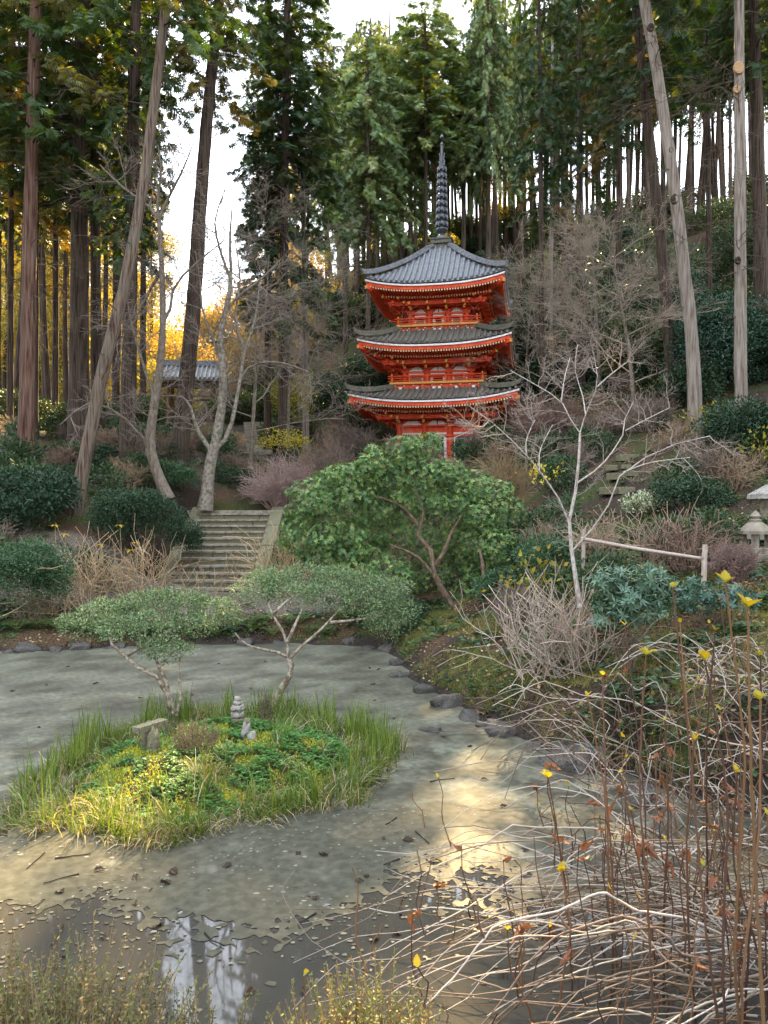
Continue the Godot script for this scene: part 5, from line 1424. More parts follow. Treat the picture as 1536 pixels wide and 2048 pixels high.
# loose undergrowth that fills the slopes: bare shrubs, small evergreens and grass clumps, each a plant of its own
func make_undergrowth() -> void:
	var r := rng_of(1300)
	var deep := [Color(0.025, 0.055, 0.03), Color(0.04, 0.075, 0.035), Color(0.055, 0.08, 0.03)]
	var kinds := [
		["bare_shrub", "thin tan bare shrub in the undergrowth", "bare tan shrubs in the undergrowth", twig_shrub(1301, 1.0, 0.55, 22, Color(0.24, 0.175, 0.115), 2, 5, 0.004), tone.vertexbark],
		["bare_shrub", "thin grey-brown bare shrub in the undergrowth", "bare grey shrubs in the undergrowth", twig_shrub(1302, 1.2, 0.6, 22, Color(0.16, 0.125, 0.10), 2, 5, 0.0045), tone.vertexbark],
		["bare_shrub", "thin reddish bare shrub in the undergrowth", "bare reddish shrubs in the undergrowth", twig_shrub(1303, 0.9, 0.7, 26, Color(0.17, 0.115, 0.09), 2, 5, 0.004), tone.vertexbark],
		["small_evergreen", "small dark evergreen bush in the undergrowth", "small evergreens in the undergrowth", lobes(1304, [[Vector3(0, 0.35, 0), Vector3(0.45, 0.35, 0.45)], [Vector3(0.3, 0.3, 0.2), Vector3(0.3, 0.28, 0.3)], [Vector3(-0.25, 0.5, 0), Vector3(0.28, 0.25, 0.28)]], 420, 0.075, 0.032, deep, 0.25), tone.leaf],
		["small_evergreen", "small broad-leaved evergreen sprouting in the undergrowth", "broad-leaved evergreens in the undergrowth", lobes(1305, [[Vector3(0, 0.4, 0), Vector3(0.5, 0.4, 0.5)], [Vector3(0.2, 0.7, 0.1), Vector3(0.3, 0.25, 0.3)]], 150, 0.13, 0.05, deep, 0.4), tone.leaf],
		["yellow_sapling", "low sapling with scattered yellow leaves in the undergrowth", "yellow-leaved saplings in the undergrowth", lobes(1306, [[Vector3(0, 0.5, 0), Vector3(0.5, 0.4, 0.5)]], 60, 0.075, 0.045, [Color(0.30, 0.25, 0.05), Color(0.16, 0.18, 0.05), Color(0.08, 0.11, 0.035)], 0.5), tone.leaf_gold]]
	var bare_stem := twig_shrub(1307, 0.6, 0.4, 8, Color(0.16, 0.12, 0.09), 1, 4, 0.004)
	var first := {}
	var plan := []
	for k in 70: plan.append([r.randf_range(-20, 470), r.randf_range(16.5, 33)])
	for k in 46: plan.append([r.randf_range(530, 1010), r.randf_range(17.5, 36)])
	for k in 90: plan.append([r.randf_range(1010, 1560), r.randf_range(11.5, 34)])
	for q in plan:
		var d: float = q[1]
		var x: float = (q[0] - 768.0) / FOCAL * d
		if x > -6.5 and x < -3.0 and d < 25.5: continue
		if q[0] > 1425 and d < 15: continue
		if Vector2(x - 2.92, d - 39.0).length() < 4.5: continue
		if absf(x - (1252.0 - 768.0) / FOCAL * d) < 0.8 and d > 14 and d < 25: continue
		var kind: int = [0, 0, 1, 1, 2, 3, 3, 4, 4, 5][r.randi() % 10]
		if ground(x, d) < 0.1: continue
		var o: Node3D
		if not first.has(kind):
			o = thing(kinds[kind][0], kinds[kind][1], "shrub", Vector3.ZERO, 0.0, kinds[kind][2])
			stuff(part(o, "twigs" if kind < 3 else "foliage", kinds[kind][3], kinds[kind][4]))
			if kind > 2: stuff(part(o, "stems", bare_stem, tone.vertexbark))
			first[kind] = o
		else: o = copy(first[kind])
		o.position = on(x, d, -0.05)
		o.rotation.y = r.randf() * TAU
		o.scale = Vector3.ONE * r.randf_range(0.7, 1.5)

# unseen conifers added beyond the edges of the view to cut low sky light
func make_surrounds() -> void:
	var r := rng_of(1500)
	var first: Node3D = null
	var tm := trunk_mesh([Vector3.ZERO, Vector3(0.2, 9, 0.1), Vector3(0, 22, 0)], 0.26, 0.07, 1501)
	for k in 44:
		var x := 0.0; var d := 0.0
		if k < 16: x = r.randf_range(-32, -17); d = r.randf_range(-10, 22)
		elif k < 32: x = r.randf_range(13, 28); d = r.randf_range(-10, 17)
		else: x = r.randf_range(-30, 30); d = r.randf_range(-34, -20)
		var o: Node3D
		if first == null:
			o = thing("added_conifer", "tall conifer added out of view round the garden to dim the sky light", "tree", Vector3.ZERO, 0.0, "added conifers beyond the view")
			part(o, "trunk", tm, tone.bark_dark)
			for e in [[0, 5.0, 1.1, 0.9], [3, 11.0, 1.2, 0.95]]:
				var c := part(o, "crown", crowns[e[0]][0], tone.needle, Vector3(0, e[1], 0)); c.scale = Vector3(e[2], e[3], e[2]); stuff(c)
			first = o
		else: o = copy(first)
		o.position = on(x, d, -0.2); o.rotation.y = r.randf() * TAU; o.scale = Vector3.ONE * r.randf_range(0.75, 1.0)
func make_islet() -> void:
	var g := Geo.new()
	var m := 40; var rings := 16
	var nz := FastNoiseLite.new(); nz.seed = 90; nz.frequency = 1.3; nz.fractal_octaves = 4
	for k in rings + 1:
		for j in m:
			var a := TAU * j / m; var f := 1.1 * k / rings * islet_rim(TAU * j / m)
			var x := -1.7 + cos(a) * 1.6 * f; var d := 8.0 + sin(a) * 1.9 * f
			g.v.push_back(Vector3(x, islet_y(x, d) - (0.15 if k == rings else 0.0), -d))
			var b := nz.get_noise_2d(x, d)
			g.c.push_back(Color(0.07, 0.055, 0.035).lerp(Color(0.26, 0.26, 0.04), smoothstep(-0.1, 0.25, b) * (1.0 if f < 0.8 else 0.2)))
	for k in rings:
		for j in m:
			var a := k * m + j; var b := k * m + (j + 1) % m
			g.ix.append_array(PackedInt32Array([a, b, b + m, a, b + m, a + m]))
	g.soften()
	for k in g.n.size():
		if g.n[k].y < 0: g.n[k] = -g.n[k]
	structure("islet_ground", g.mesh(), matter(91, [Color(0.4, 0.4, 0.4), Color(0.8, 0.8, 0.8), Color(1, 1, 1)], Vector3.ONE * 3.0, 0.95, 1.5, true, 0.04, true))
	# sedge and iris leaves round the rim, dead straw towards the camera side
	var r := rng_of(92)
	var gr := Geo.new()
	for k in 420:
		var a := r.randf() * TAU
		var f := (0.70 + 0.36 * sqrt(r.randf()) if r.randf() < 0.94 else r.randf_range(0.3, 0.8)) * islet_rim(a)
		var front := smoothstep(0.3, -0.6, sin(a))
		var dead := r.randf() < 0.15 + 0.3 * front
		var tall := r.randf_range(0.55, 1.2)
		var lean := Vector3(cos(a), 0, -sin(a)) * r.randf_range(0.0, 0.6) + rv(r) * Vector3(0.5, 0, 0.5)
		for j in r.randi_range(14, 36):
			var x := -1.7 + cos(a) * 1.6 * f + r.randfn() * 0.055; var d := 8.0 + sin(a) * 1.9 * f + r.randfn() * 0.055
			var p := Vector3(x, maxf(islet_y(x, d), -0.02), -d)
			var straw := r.randf() < (0.75 if dead else 0.22)
			var col: Color
			if straw: col = vary([Color(0.33, 0.27, 0.17), Color(0.20, 0.145, 0.08), Color(0.40, 0.35, 0.25)][r.randi() % 3], r, 0.25)
			else: col = vary([Color(0.11, 0.165, 0.035), Color(0.16, 0.20, 0.045), Color(0.075, 0.125, 0.03)][r.randi() % 3], r, 0.3)
			var out := lean + rv(r) * Vector3(0.4, 0, 0.4)
			if straw: blade(gr, p, out * 0.8, r.randf_range(0.14, 0.38) * tall, r.randf_range(0.006, 0.012), col, r.randf_range(0.2, 0.9), r)
			else: blade(gr, p, out * 0.4, r.randf_range(0.14, 0.34) * tall, r.randf_range(0.007, 0.013), col, r.randf_range(0.0, 0.35), r)
	for k in 1500:
		var a := r.randf_range(-0.35, PI + 0.5) if r.randf() < 0.75 else r.randf() * TAU
		var clump := nz.get_noise_1d(a * 3.0)
		if clump < -0.05: continue
		var f := r.randf_range(0.86, 1.02) * islet_rim(a)
		var x := -1.7 + cos(a) * 1.6 * f; var d := 8.0 + sin(a) * 1.9 * f
		blade(gr, Vector3(x, -0.02, -d), rv(r) * Vector3(0.09, 0, 0.09), r.randf_range(0.28, 0.58), r.randf_range(0.010, 0.017), vary([Color(0.12, 0.19, 0.035), Color(0.17, 0.22, 0.04), Color(0.07, 0.12, 0.03)][r.randi() % 3], r, 0.25), 0.03, r)
	var go := part(self, "sedge_grass", gr.mesh(), tone.grass)
	tag(stuff(go), "tall green and straw-coloured sedge fringing the islet", "grass")
	# clover and moss over the middle, one side painted yellower as if sunlit
	var cv := Geo.new()
	for k in 13000:
		var a := r.randf() * TAU; var f := sqrt(r.randf()) * 0.85
		var x := -1.7 + cos(a) * 1.6 * f; var d := 8.0 + sin(a) * 1.9 * f
		var b := nz.get_noise_2d(x, d)
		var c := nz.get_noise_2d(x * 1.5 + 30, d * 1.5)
		var yellow := c + 0.25 * smoothstep(-1.8, -2.6, x)  # extra yellow on one side puts the sunlight into the moss colour
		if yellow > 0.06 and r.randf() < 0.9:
			for j in 2:
				var dd := (Vector3.UP * 0.7 + rv(r)).normalized()
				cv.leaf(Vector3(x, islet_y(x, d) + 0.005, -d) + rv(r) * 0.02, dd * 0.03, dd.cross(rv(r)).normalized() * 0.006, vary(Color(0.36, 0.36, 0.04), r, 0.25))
		else:
			var col := vary([Color(0.06, 0.16, 0.035), Color(0.09, 0.21, 0.045), Color(0.045, 0.12, 0.03)][r.randi() % 3], r, 0.3)
			var p := Vector3(x, islet_y(x, d) + r.randf_range(0.015, 0.075), -d)
			for j in 3:
				var ang := r.randf() * TAU
				var dd := Vector3(cos(ang), r.randf_range(-0.1, 0.4), sin(ang))
				cv.leaf(p, dd * 0.032, Vector3(-dd.z, r.randf_range(-0.3, 0.3), dd.x) * 0.011, col)
	tag(stuff(part(self, "ground_cover", cv.mesh(), tone.grass)), "bright green clover and yellow moss carpeting the islet, sunlit side painted yellower", "ground cover")
	# little stone pagoda of five stones
	var dg := 8.75
	var x0 := (475.0 - 768.0) / FOCAL * dg
	var gp := Vector3(x0, islet_y(x0, dg) - 0.01, -dg)
	var t := thing("stone_stupa", "small grey stupa of five stacked stones on the islet", "stupa", gp, 0.2)
	part(t, "base_stone", slab(921, Vector3(0.065, 0.055, 0.065)), tone.stone_moss_shade, Vector3(0, 0.05, 0))
	part(t, "round_stone", rough_stone(922, Vector3(0.068, 0.048, 0.068), 10), tone.stone_pale, Vector3(0, 0.145, 0))
	part(t, "roof_stone", rough_stone(923, Vector3(0.07, 0.036, 0.07), 10), tone.stone_pale, Vector3(0, 0.218, 0))
	part(t, "bowl_stone", rough_stone(924, Vector3(0.046, 0.026, 0.046), 10), tone.stone_pale, Vector3(0, 0.272, 0))
	part(t, "jewel_stone", rough_stone(925, Vector3(0.034, 0.026, 0.034), 10), tone.stone_pale, Vector3(0, 0.318, 0))
	# stone gateway of two stubby pillars and a lintel
	var bd := 7.85
	x0 = (302.0 - 768.0) / FOCAL * bd
	var bp := Vector3(x0, islet_y(x0, bd) - 0.02, -bd)
	var s := thing("stone_table", "rough little stone slab on two stubby pillars on the islet", "stone", bp)
	part(s, "pillar", rough_stone(931, Vector3(0.052, 0.15, 0.055), 9), tone.stone_moss_shade, Vector3(-0.07, 0.12, -0.10))
	part(s, "pillar", rough_stone(932, Vector3(0.056, 0.16, 0.058), 9), tone.stone_moss_shade, Vector3(0.055, 0.11, 0.10))
	var lt := part(s, "slab", slab(933, Vector3(0.052, 0.032, 0.19)), tone.stone_moss_shade, Vector3(-0.008, 0.275, 0))
	lt.rotation.y = -0.56
	# worn figure-like stone
	var fd := 8.2
	x0 = (497.0 - 768.0) / FOCAL * fd
	var fp := Vector3(x0, islet_y(x0, fd) - 0.02, -fd)
	var fs := thing("carved_stone", "small worn carved stone with white lichen in the clover", "stone", fp)
	part(fs, "upright_stone", rough_stone(941, Vector3(0.042, 0.115, 0.045), 9), tone.stone_pale, Vector3(-0.03, 0.10, 0)).rotation.z = -0.12
	part(fs, "top_stone", rough_stone(943, Vector3(0.03, 0.032, 0.03), 8), tone.stone_moss_shade, Vector3(-0.015, 0.215, 0))
	part(fs, "side_stone", rough_stone(942, Vector3(0.05, 0.06, 0.045), 9), tone.stone_pale, Vector3(0.045, 0.055, 0.05)).rotation.z = 0.4
	# shrubs on the islet
	sprig_bush("islet_shrub", "twiggy brownish azalea between the stone slab and the clover", Vector3(-1.88, islet_y(-1.88, 7.75) - 0.02, -7.75), 0.34, 0.27, 150, [Color(0.085, 0.085, 0.045), Color(0.13, 0.105, 0.06), Color(0.10, 0.10, 0.05)], 0.015, 951)
	sprig_bush("islet_shrub", "small upright dark green shrub beside the stone stupa", Vector3(-1.36, islet_y(-1.36, 8.9) - 0.02, -8.9), 0.42, 0.10, 70, [Color(0.05, 0.08, 0.035), Color(0.08, 0.10, 0.045)], 0.02, 952)
	sprig_bush("islet_shrub", "tiny dark shrub at the foot of the moss-trunked azalea", Vector3(-2.35, islet_y(-2.35, 8.6) - 0.02, -8.6), 0.24, 0.12, 50, [Color(0.05, 0.085, 0.04)], 0.02, 953)
	# two azalea trees clipped into clouds
	var gray := [Color(0.11, 0.17, 0.085), Color(0.16, 0.225, 0.12), Color(0.055, 0.095, 0.05), Color(0.20, 0.25, 0.12)]
	var d := 9.3
	var base := Vector3((346.0 - 768.0) / FOCAL * d, 0.12, -d)
	var a1 := thing("cloud_azalea", "low wide azalea with mossy trunk leaning from the islet over the pond", "tree", base)
	px_limb(a1, "trunk", [[346, 1425], [336, 1390], [322, 1360], [306, 1345], [276, 1335], [250, 1312, 0.1], [220, 1285, 0.2], [215, 1255, 0.3]], d, base, 0.036, 0.014, tone.bark_lichen, 961, 0.2)
	px_limb(a1, "limb", [[336, 1390], [332, 1360], [318, 1335], [310, 1310]], d, base, 0.03, 0.012, tone.bark_lichen, 962)
	px_limb(a1, "limb", [[352, 1430], [362, 1390], [356, 1345], [362, 1310]], d, base, 0.02, 0.009, tone.bark_lichen, 963)
	px_limb(a1, "limb", [[250, 1312, 0.1], [290, 1290, 0.3], [340, 1260, 0.4], [400, 1240, 0.5]], d, base, 0.025, 0.01, tone.bark_lichen, 964)
	px_limb(a1, "limb", [[318, 1335], [330, 1320], [345, 1305]], d, base, 0.018, 0.008, tone.bark_lichen, 965)
	var k := d / FOCAL
	var list := []
	for q in [[160, 1252, 46, 28, 0.2], [215, 1234, 52, 38, 0.4], [262, 1216, 46, 36, 0.6], [318, 1208, 52, 40, 0.5], [372, 1212, 46, 36, 0.4], [425, 1222, 46, 32, 0.5], [462, 1232, 28, 22, 0.5], [240, 1256, 50, 28, 0.0], [310, 1250, 50, 30, 0.1], [385, 1248, 50, 26, 0.2], [330, 1300, 42, 28, 0.0], [303, 1296, 28, 22, 0.0], [368, 1298, 20, 16, 0.1]]:
		list.append([at(q[0], q[1], d + q[4]) - base, Vector3(q[2] * k, q[3] * k, q[2] * k * 0.8)])
	billow(list, 965)
	stuff(part(a1, "foliage", lobes(966, list, 900, 0.036, 0.016, gray, 0.22), tone.leaf_dull))
	d = 10.0
	k = d / FOCAL
	base = Vector3((550.0 - 768.0) / FOCAL * d, 0.08, -d)
	var a2 := thing("cloud_azalea", "spreading azalea with lichen-white trunk forking above the islet's far rim", "tree", base)
	px_limb(a2, "trunk", [[548, 1412], [562, 1378], [578, 1355], [584, 1335], [576, 1312]], d, base, 0.055, 0.03, tone.bark_lichen, 971, 0.1)
	for q in [[[578, 1318], [600, 1295], [630, 1270, -0.1], [660, 1240, 0.2], [700, 1195, 0.6]], [[576, 1314], [550, 1302], [520, 1298], [485, 1285, 0.2], [470, 1265, 0.3]], [[577, 1320], [574, 1285], [562, 1255], [545, 1230], [530, 1190, 0.4]], [[574, 1285], [590, 1250], [615, 1195, 0.6]], [[545, 1230], [570, 1205], [590, 1190, 0.3]], [[660, 1245, 0.1], [710, 1240, 0.3], [770, 1230, 0.5]]]:
		px_limb(a2, "limb", q, d, base, 0.022, 0.007, tone.bark_lichen, 973 + q.size())
	list = []
	for q in [[510, 1178, 42, 34, 0.3], [560, 1162, 48, 34, 0.6], [615, 1156, 50, 34, 0.8], [670, 1158, 50, 34, 0.7], [725, 1170, 50, 38, 0.7], [772, 1194, 46, 44, 0.8], [800, 1235, 38, 48, 0.9], [585, 1190, 56, 26, 0.3], [660, 1194, 56, 28, 0.3], [725, 1212, 46, 34, 0.4], [770, 1250, 36, 36, 0.7]]:
		list.append([at(q[0], q[1], d + q[4]) - base, Vector3(q[2] * k, q[3] * k, q[2] * k * 0.8)])
	billow(list, 977)
	stuff(part(a2, "foliage", lobes(978, list, 900, 0.036, 0.016, gray, 0.22), tone.leaf_dull))

func billow(list: Array, sd: int) -> void:
	var r := rng_of(sd)
	for e in list.duplicate():
		for j in 7:
			var q := Vector3(r.randfn(), r.randfn() * 0.6 + 0.5, r.randfn() + 0.3).normalized()
			list.append([e[0] + q * e[1] * 0.85, Vector3(1.4, 0.8, 1.4) * e[1].y * r.randf_range(0.3, 0.55)])
# upright shoots set with small leaves
func sprig_bush(called: String, label: String, where: Vector3, high: float, wide: float, shoots: int, cols: Array, leaf: float, sd: int, wild := 0.12) -> Node3D:
	var r := rng_of(sd)
	var t := thing(called, label, "shrub", where)
	var w := Geo.new(); var g := Geo.new()
	for k in shoots:
		var a := r.randf() * TAU; var f := sqrt(r.randf())
		var root := Vector3(cos(a), 0, sin(a)) * f * wide * 0.6
		var tip := Vector3(cos(a) * f * wide, high * (1.0 - f * f * 0.35) * r.randf_range(0.72, 1.05), sin(a) * f * wide) + rv(r) * wide * wild
		var mid := root.lerp(tip, 0.5) + rv(r) * wide * 0.12
		w.tube(PackedVector3Array([root, mid, tip]), PackedFloat32Array([0.003, 0.0022, 0.0012]), 4, vary(Color(0.17, 0.12, 0.08), r, 0.2))
		var col: Color = vary(cols[r.randi() % cols.size()], r, 0.25)
		var n := int(root.distance_to(tip) / (leaf * 0.55))
		for j in n:
			var s := float(j) / n
			if s < 0.35 and r.randf() < 0.75: continue
			var p := root.lerp(mid, s * 2.0) if s < 0.5 else mid.lerp(tip, s * 2.0 - 1.0)
			var dd := (rv(r) + Vector3(0, 0.5, 0)).normalized()
			g.leaf(p, dd * leaf * r.randf_range(0.7, 1.3), dd.cross(rv(r)).normalized() * leaf * 0.22, vary(col, r, 0.25))
	stuff(part(t, "shoots", w.mesh(), tone.vertexbark))
	stuff(part(t, "foliage", g.mesh(), tone.leaf_dull))
	return t

func make_bank() -> void:
	var r := rng_of(800)
	# stones along the water's edge
	var rocks := [[775, 1302, 0.22], [795, 1330, 0.16], [800, 1352, 0.2], [850, 1384, 0.14], [900, 1410, 0.24], [945, 1438, 0.2], [1000, 1462, 0.26], [1060, 1490, 0.18], [1150, 1528, 0.34], [860, 1462, 0.13], [985, 1455, 0.15], [1280, 1600, 0.2], [700, 1288, 0.2], [640, 1288, 0.16], [560, 1284, 0.22], [490, 1290, 0.17], [420, 1284, 0.2], [300, 1290, 0.24], [230, 1296, 0.17], [160, 1298, 0.2], [110, 1302, 0.16], [60, 1302, 0.2], [20, 1306, 0.17], [1380, 1580, 0.17], [740, 1296, 0.15]]
	var meshes := []
	for k in 5: meshes.append(rough_stone(810 + k, Vector3(1.0, 0.55, 0.8), 8))
	for q in rocks:
		var d: float = EYE_Y * FOCAL / (q[1] - 1024.0)
		var x: float = (q[0] - 768.0) / FOCAL * d
		var o := part(self, "shore_rock", meshes[r.randi() % 5], tone.stone_wet, Vector3(x, r.randf_range(-0.06, 0.02), -d))
		o.rotation = Vector3(r.randf_range(-0.3, 0.3), r.randf() * TAU, r.randf_range(-0.3, 0.3))
		o.scale = Vector3(r.randf_range(0.7, 1.3), r.randf_range(0.6, 1.2), r.randf_range(0.7, 1.2)) * q[2]
		tag(o, "dark wet rock at the pond's edge" if q[0] != 860 else "dark rock standing clear of the shore in the pond", "rock", "rocks along the pond's edge" if q[0] != 860 else "")
	# leaf litter, moss tufts and creeping leaves on the banks
	var fl := Geo.new(); fl.leaf(Vector3(0, 0, -0.5), Vector3(0, 0.12, 1.0), Vector3(0.3, 0.1, 0), Color.WHITE)
	var pl := []; var pc := []
	for k in 26000:
		var d := r.randf_range(5.5, 40.0) if r.randf() < 0.6 else r.randf_range(5.5, 18.0)
		var x := r.randf_range(-0.62, 0.62) * d
		var y := ground(x, d)
		if y < 0.04: continue
		if x > -6.3 and x < -3.2 and d > 19 and d < 24: continue
		pl.append(Transform3D(Basis.from_euler(Vector3(r.randf_range(-0.6, 0.6), r.randf() * TAU, r.randf_range(-0.6, 0.6))).scaled(Vector3.ONE * r.randf_range(0.035, 0.08)), Vector3(x, y + 0.012, -d)))
		pc.append(vary([Color(0.20, 0.115, 0.055), Color(0.28, 0.18, 0.09), Color(0.14, 0.08, 0.045), Color(0.33, 0.24, 0.14)][r.randi() % 4], r, 0.3))
	tag(scatter("leaf_litter", fl.mesh(), tone.leaf_dull, pl, pc), "fallen brown leaves strewn over the banks and slopes", "leaf litter")
	var tf := Geo.new()
	for k in 9:
		blade(tf, rv(r) * Vector3(0.05, 0, 0.05), rv(r) * Vector3(0.5, 0, 0.5), r.randf_range(0.06, 0.14), 0.007, Color.WHITE, 0.35, r)
	pl = []; pc = []
	var nz := FastNoiseLite.new(); nz.seed = 31; nz.frequency = 0.35; nz.fractal_octaves = 4
	for k in 22000:
		var d := r.randf_range(6.0, 15.5)
		var x := r.randf_range(0.2, 5.5)
		var y := ground(x, d)
		if y < 0.07 or nz.get_noise_2d(x * 1.7 + 50, d * 1.7) < r.randf_range(-0.35, 0.2): continue
		pl.append(Transform3D(Basis.from_euler(Vector3(0, r.randf() * TAU, 0)).scaled(Vector3.ONE * r.randf_range(0.5, 1.1)), Vector3(x, y - 0.005, -d)))
		pc.append(vary([Color(0.15, 0.16, 0.04), Color(0.11, 0.14, 0.04), Color(0.24, 0.19, 0.08), Color(0.20, 0.20, 0.05)][r.randi() % 4], r, 0.3))
	tag(scatter("bank_grass", tf.mesh(), tone.grass, pl, pc), "short olive grass on the bank below the white-barked tree", "grass")
	var iv := Geo.new()
	for k in 9:
		var a := r.randf() * TAU
		var dd := Vector3(cos(a), r.randf_range(-0.1, 0.5), sin(a))
		iv.leaf(rv(r) * Vector3(0.08, 0.03, 0.08) + Vector3(0, 0.05, 0), dd * 0.065, Vector3(-dd.z, r.randf_range(-0.4, 0.4), dd.x) * 0.024, Color.WHITE)
	pl = []; pc = []
	for k in 15000:
		var d := r.randf_range(6.5, 16.5) if r.randf() < 0.45 else r.randf_range(15, 40)
		var x := r.randf_range(-0.6, 0.6) * d
		var y := ground(x, d)
		if y < 0.07 or (x > -6.2 and x < -3.3 and d > 16 and d < 24.2): continue
		if nz.get_noise_2d(x * 2.0, d * 2.0 + 70) < 0.02: continue
		pl.append(Transform3D(Basis.from_euler(Vector3(0, r.randf() * TAU, 0)).scaled(Vector3.ONE * r.randf_range(0.7, 1.5)), Vector3(x, y, -d)))
		pc.append(vary([Color(0.04, 0.085, 0.035), Color(0.06, 0.11, 0.04), Color(0.03, 0.06, 0.03)][r.randi() % 3], r, 0.3))
	tag(scatter("creeping_ivy", iv.mesh(), tone.leaf, pl, pc), "low creeping green leaves covering the banks", "ground cover")
	# ferns along the far edge of the pond
	var fern := Geo.new()
	for k in 9:
		var a := TAU * k / 9.0
		var p := Vector3.ZERO; var dd := Vector3(cos(a) * 0.6, 0.9, sin(a) * 0.6).normalized()
		var s := Vector3(-sin(a), 0, cos(a))
		for j in 10:
			p += dd * 0.035
			dd = (dd + Vector3(0, -0.13, 0)).normalized()
			var l := 0.085 * sin(PI * (j + 1.5) / 12.0)
			fern.leaf(p, s * l, dd * 0.011, Color(0.10, 0.14, 0.045)); fern.leaf(p, -s * l, dd * 0.011, Color(0.10, 0.14, 0.045))
	var fm := fern.mesh()
	for k in 40:
		var x := lerpf(-8.2, 0.6, (k + r.randf()) / 40.0)
		var d := 14.95 + r.randf() * 0.55 + (0.4 if x > -4 else 0.0)
		if ground(x, d) < 0.05: continue
		var o := part(self, "fern", fm, tone.grass, on(x, d))
		o.rotation.y = r.randf() * TAU; o.scale = Vector3.ONE * r.randf_range(0.7, 1.5)
		tag(o, "small green fern on the pond's far bank", "fern", "ferns on the far bank")
	# flecks of the torn film drifting on the open water
	var fk := Geo.new()
	var fc := PackedVector3Array()
	for k in 7: fc.push_back(Vector3(cos(TAU * k / 7.0), 0, sin(TAU * k / 7.0)) * r.randf_range(0.55, 1.1))
	for k in range(1, 6):
		fk.v.append_array(PackedVector3Array([fc[0], fc[k], fc[k + 1]]))
		for j in 3: fk.c.push_back(Color.WHITE); fk.ix.push_back(fk.ix.size())
	pl = []; pc = []
	for k in 5200:
		var d := 3.7 + 3.2 * sqrt(r.randf())
		var x := r.randf_range(-0.55, 0.5) * d
		if islet_q(x, d) < 1.0 or ground(x, d) > -0.02: continue
		if nz.get_noise_2d(x * 3.0, d * 3.0) < r.randf_range(-0.3, 0.3): continue
		pl.append(Transform3D(Basis.from_euler(Vector3(0, r.randf() * TAU, 0)).scaled(Vector3(r.randf_range(0.5, 1.6), 1, 1) * r.randf_range(0.004, 0.017)), Vector3(x, 0.0065, -d)))
		pc.append(vary([Color(0.10, 0.095, 0.075), Color(0.16, 0.15, 0.12), Color(0.06, 0.055, 0.042)][r.randi() % 3], r, 0.3))
	tag(scatter("film_flecks", fk.mesh(), tone.leaf_dull, pl, pc), "small flecks of dust and algae drifting on the near water", "pond scum")
	# dead leaves, twigs and pods afloat
	var lm := []
	for k in 4: lm.append(big_leaf(840 + k, 0.09, 0.05, Color(0.035, 0.022, 0.015), Color(0.06, 0.035, 0.02), 0.25, 0.5, 0.3))
	for k in 64:
		var d := r.randf_range(4.2, 13.5) if k % 3 else r.randf_range(4.1, 6.2)
		var x := r.randf_range(-0.5, 0.2) * d
		var q := Vector2((x + 1.7) / 1.6, (d - 8.0) / 1.9).length()
		if q < 1.12 or pond_side(x, d) > -0.2: continue
		var o := part(self, "floating_leaf", lm[r.randi() % 4], tone.leaf_dull, Vector3(x, 0.012, -d))
		o.rotation = Vector3(r.randf_range(-0.2, 0.2), r.randf() * TAU, r.randf_range(-0.3, 0.3)); o.scale = Vector3.ONE * r.randf_range(0.6, 1.3)
		tag(o, "shrivelled dark leaf floating on the pond", "leaf", "leaves afloat on the pond")
	for k in 18:
		var d := r.randf_range(4.3, 7.5)
		var x := r.randf_range(-0.48, 0.1) * d
		if Vector2((x + 1.7) / 1.6, (d - 8.0) / 1.9).length() < 1.12: continue
		var g := Geo.new()
		var a := r.randf() * TAU; var l := r.randf_range(0.06, 0.16)
		cane([Vector3(-cos(a) * l, 0, sin(a) * l), rv(r) * Vector3(0.02, 0.006, 0.02), Vector3(cos(a) * l, 0, -sin(a) * l)], 0.005, 0.003, Color(0.03, 0.022, 0.016), k, g)
		tag(part(self, "floating_twig", g.mesh(), tone.vertexbark, Vector3(x, 0.012, -d)), "short dark twig floating on the pond", "twig", "twigs afloat on the pond")

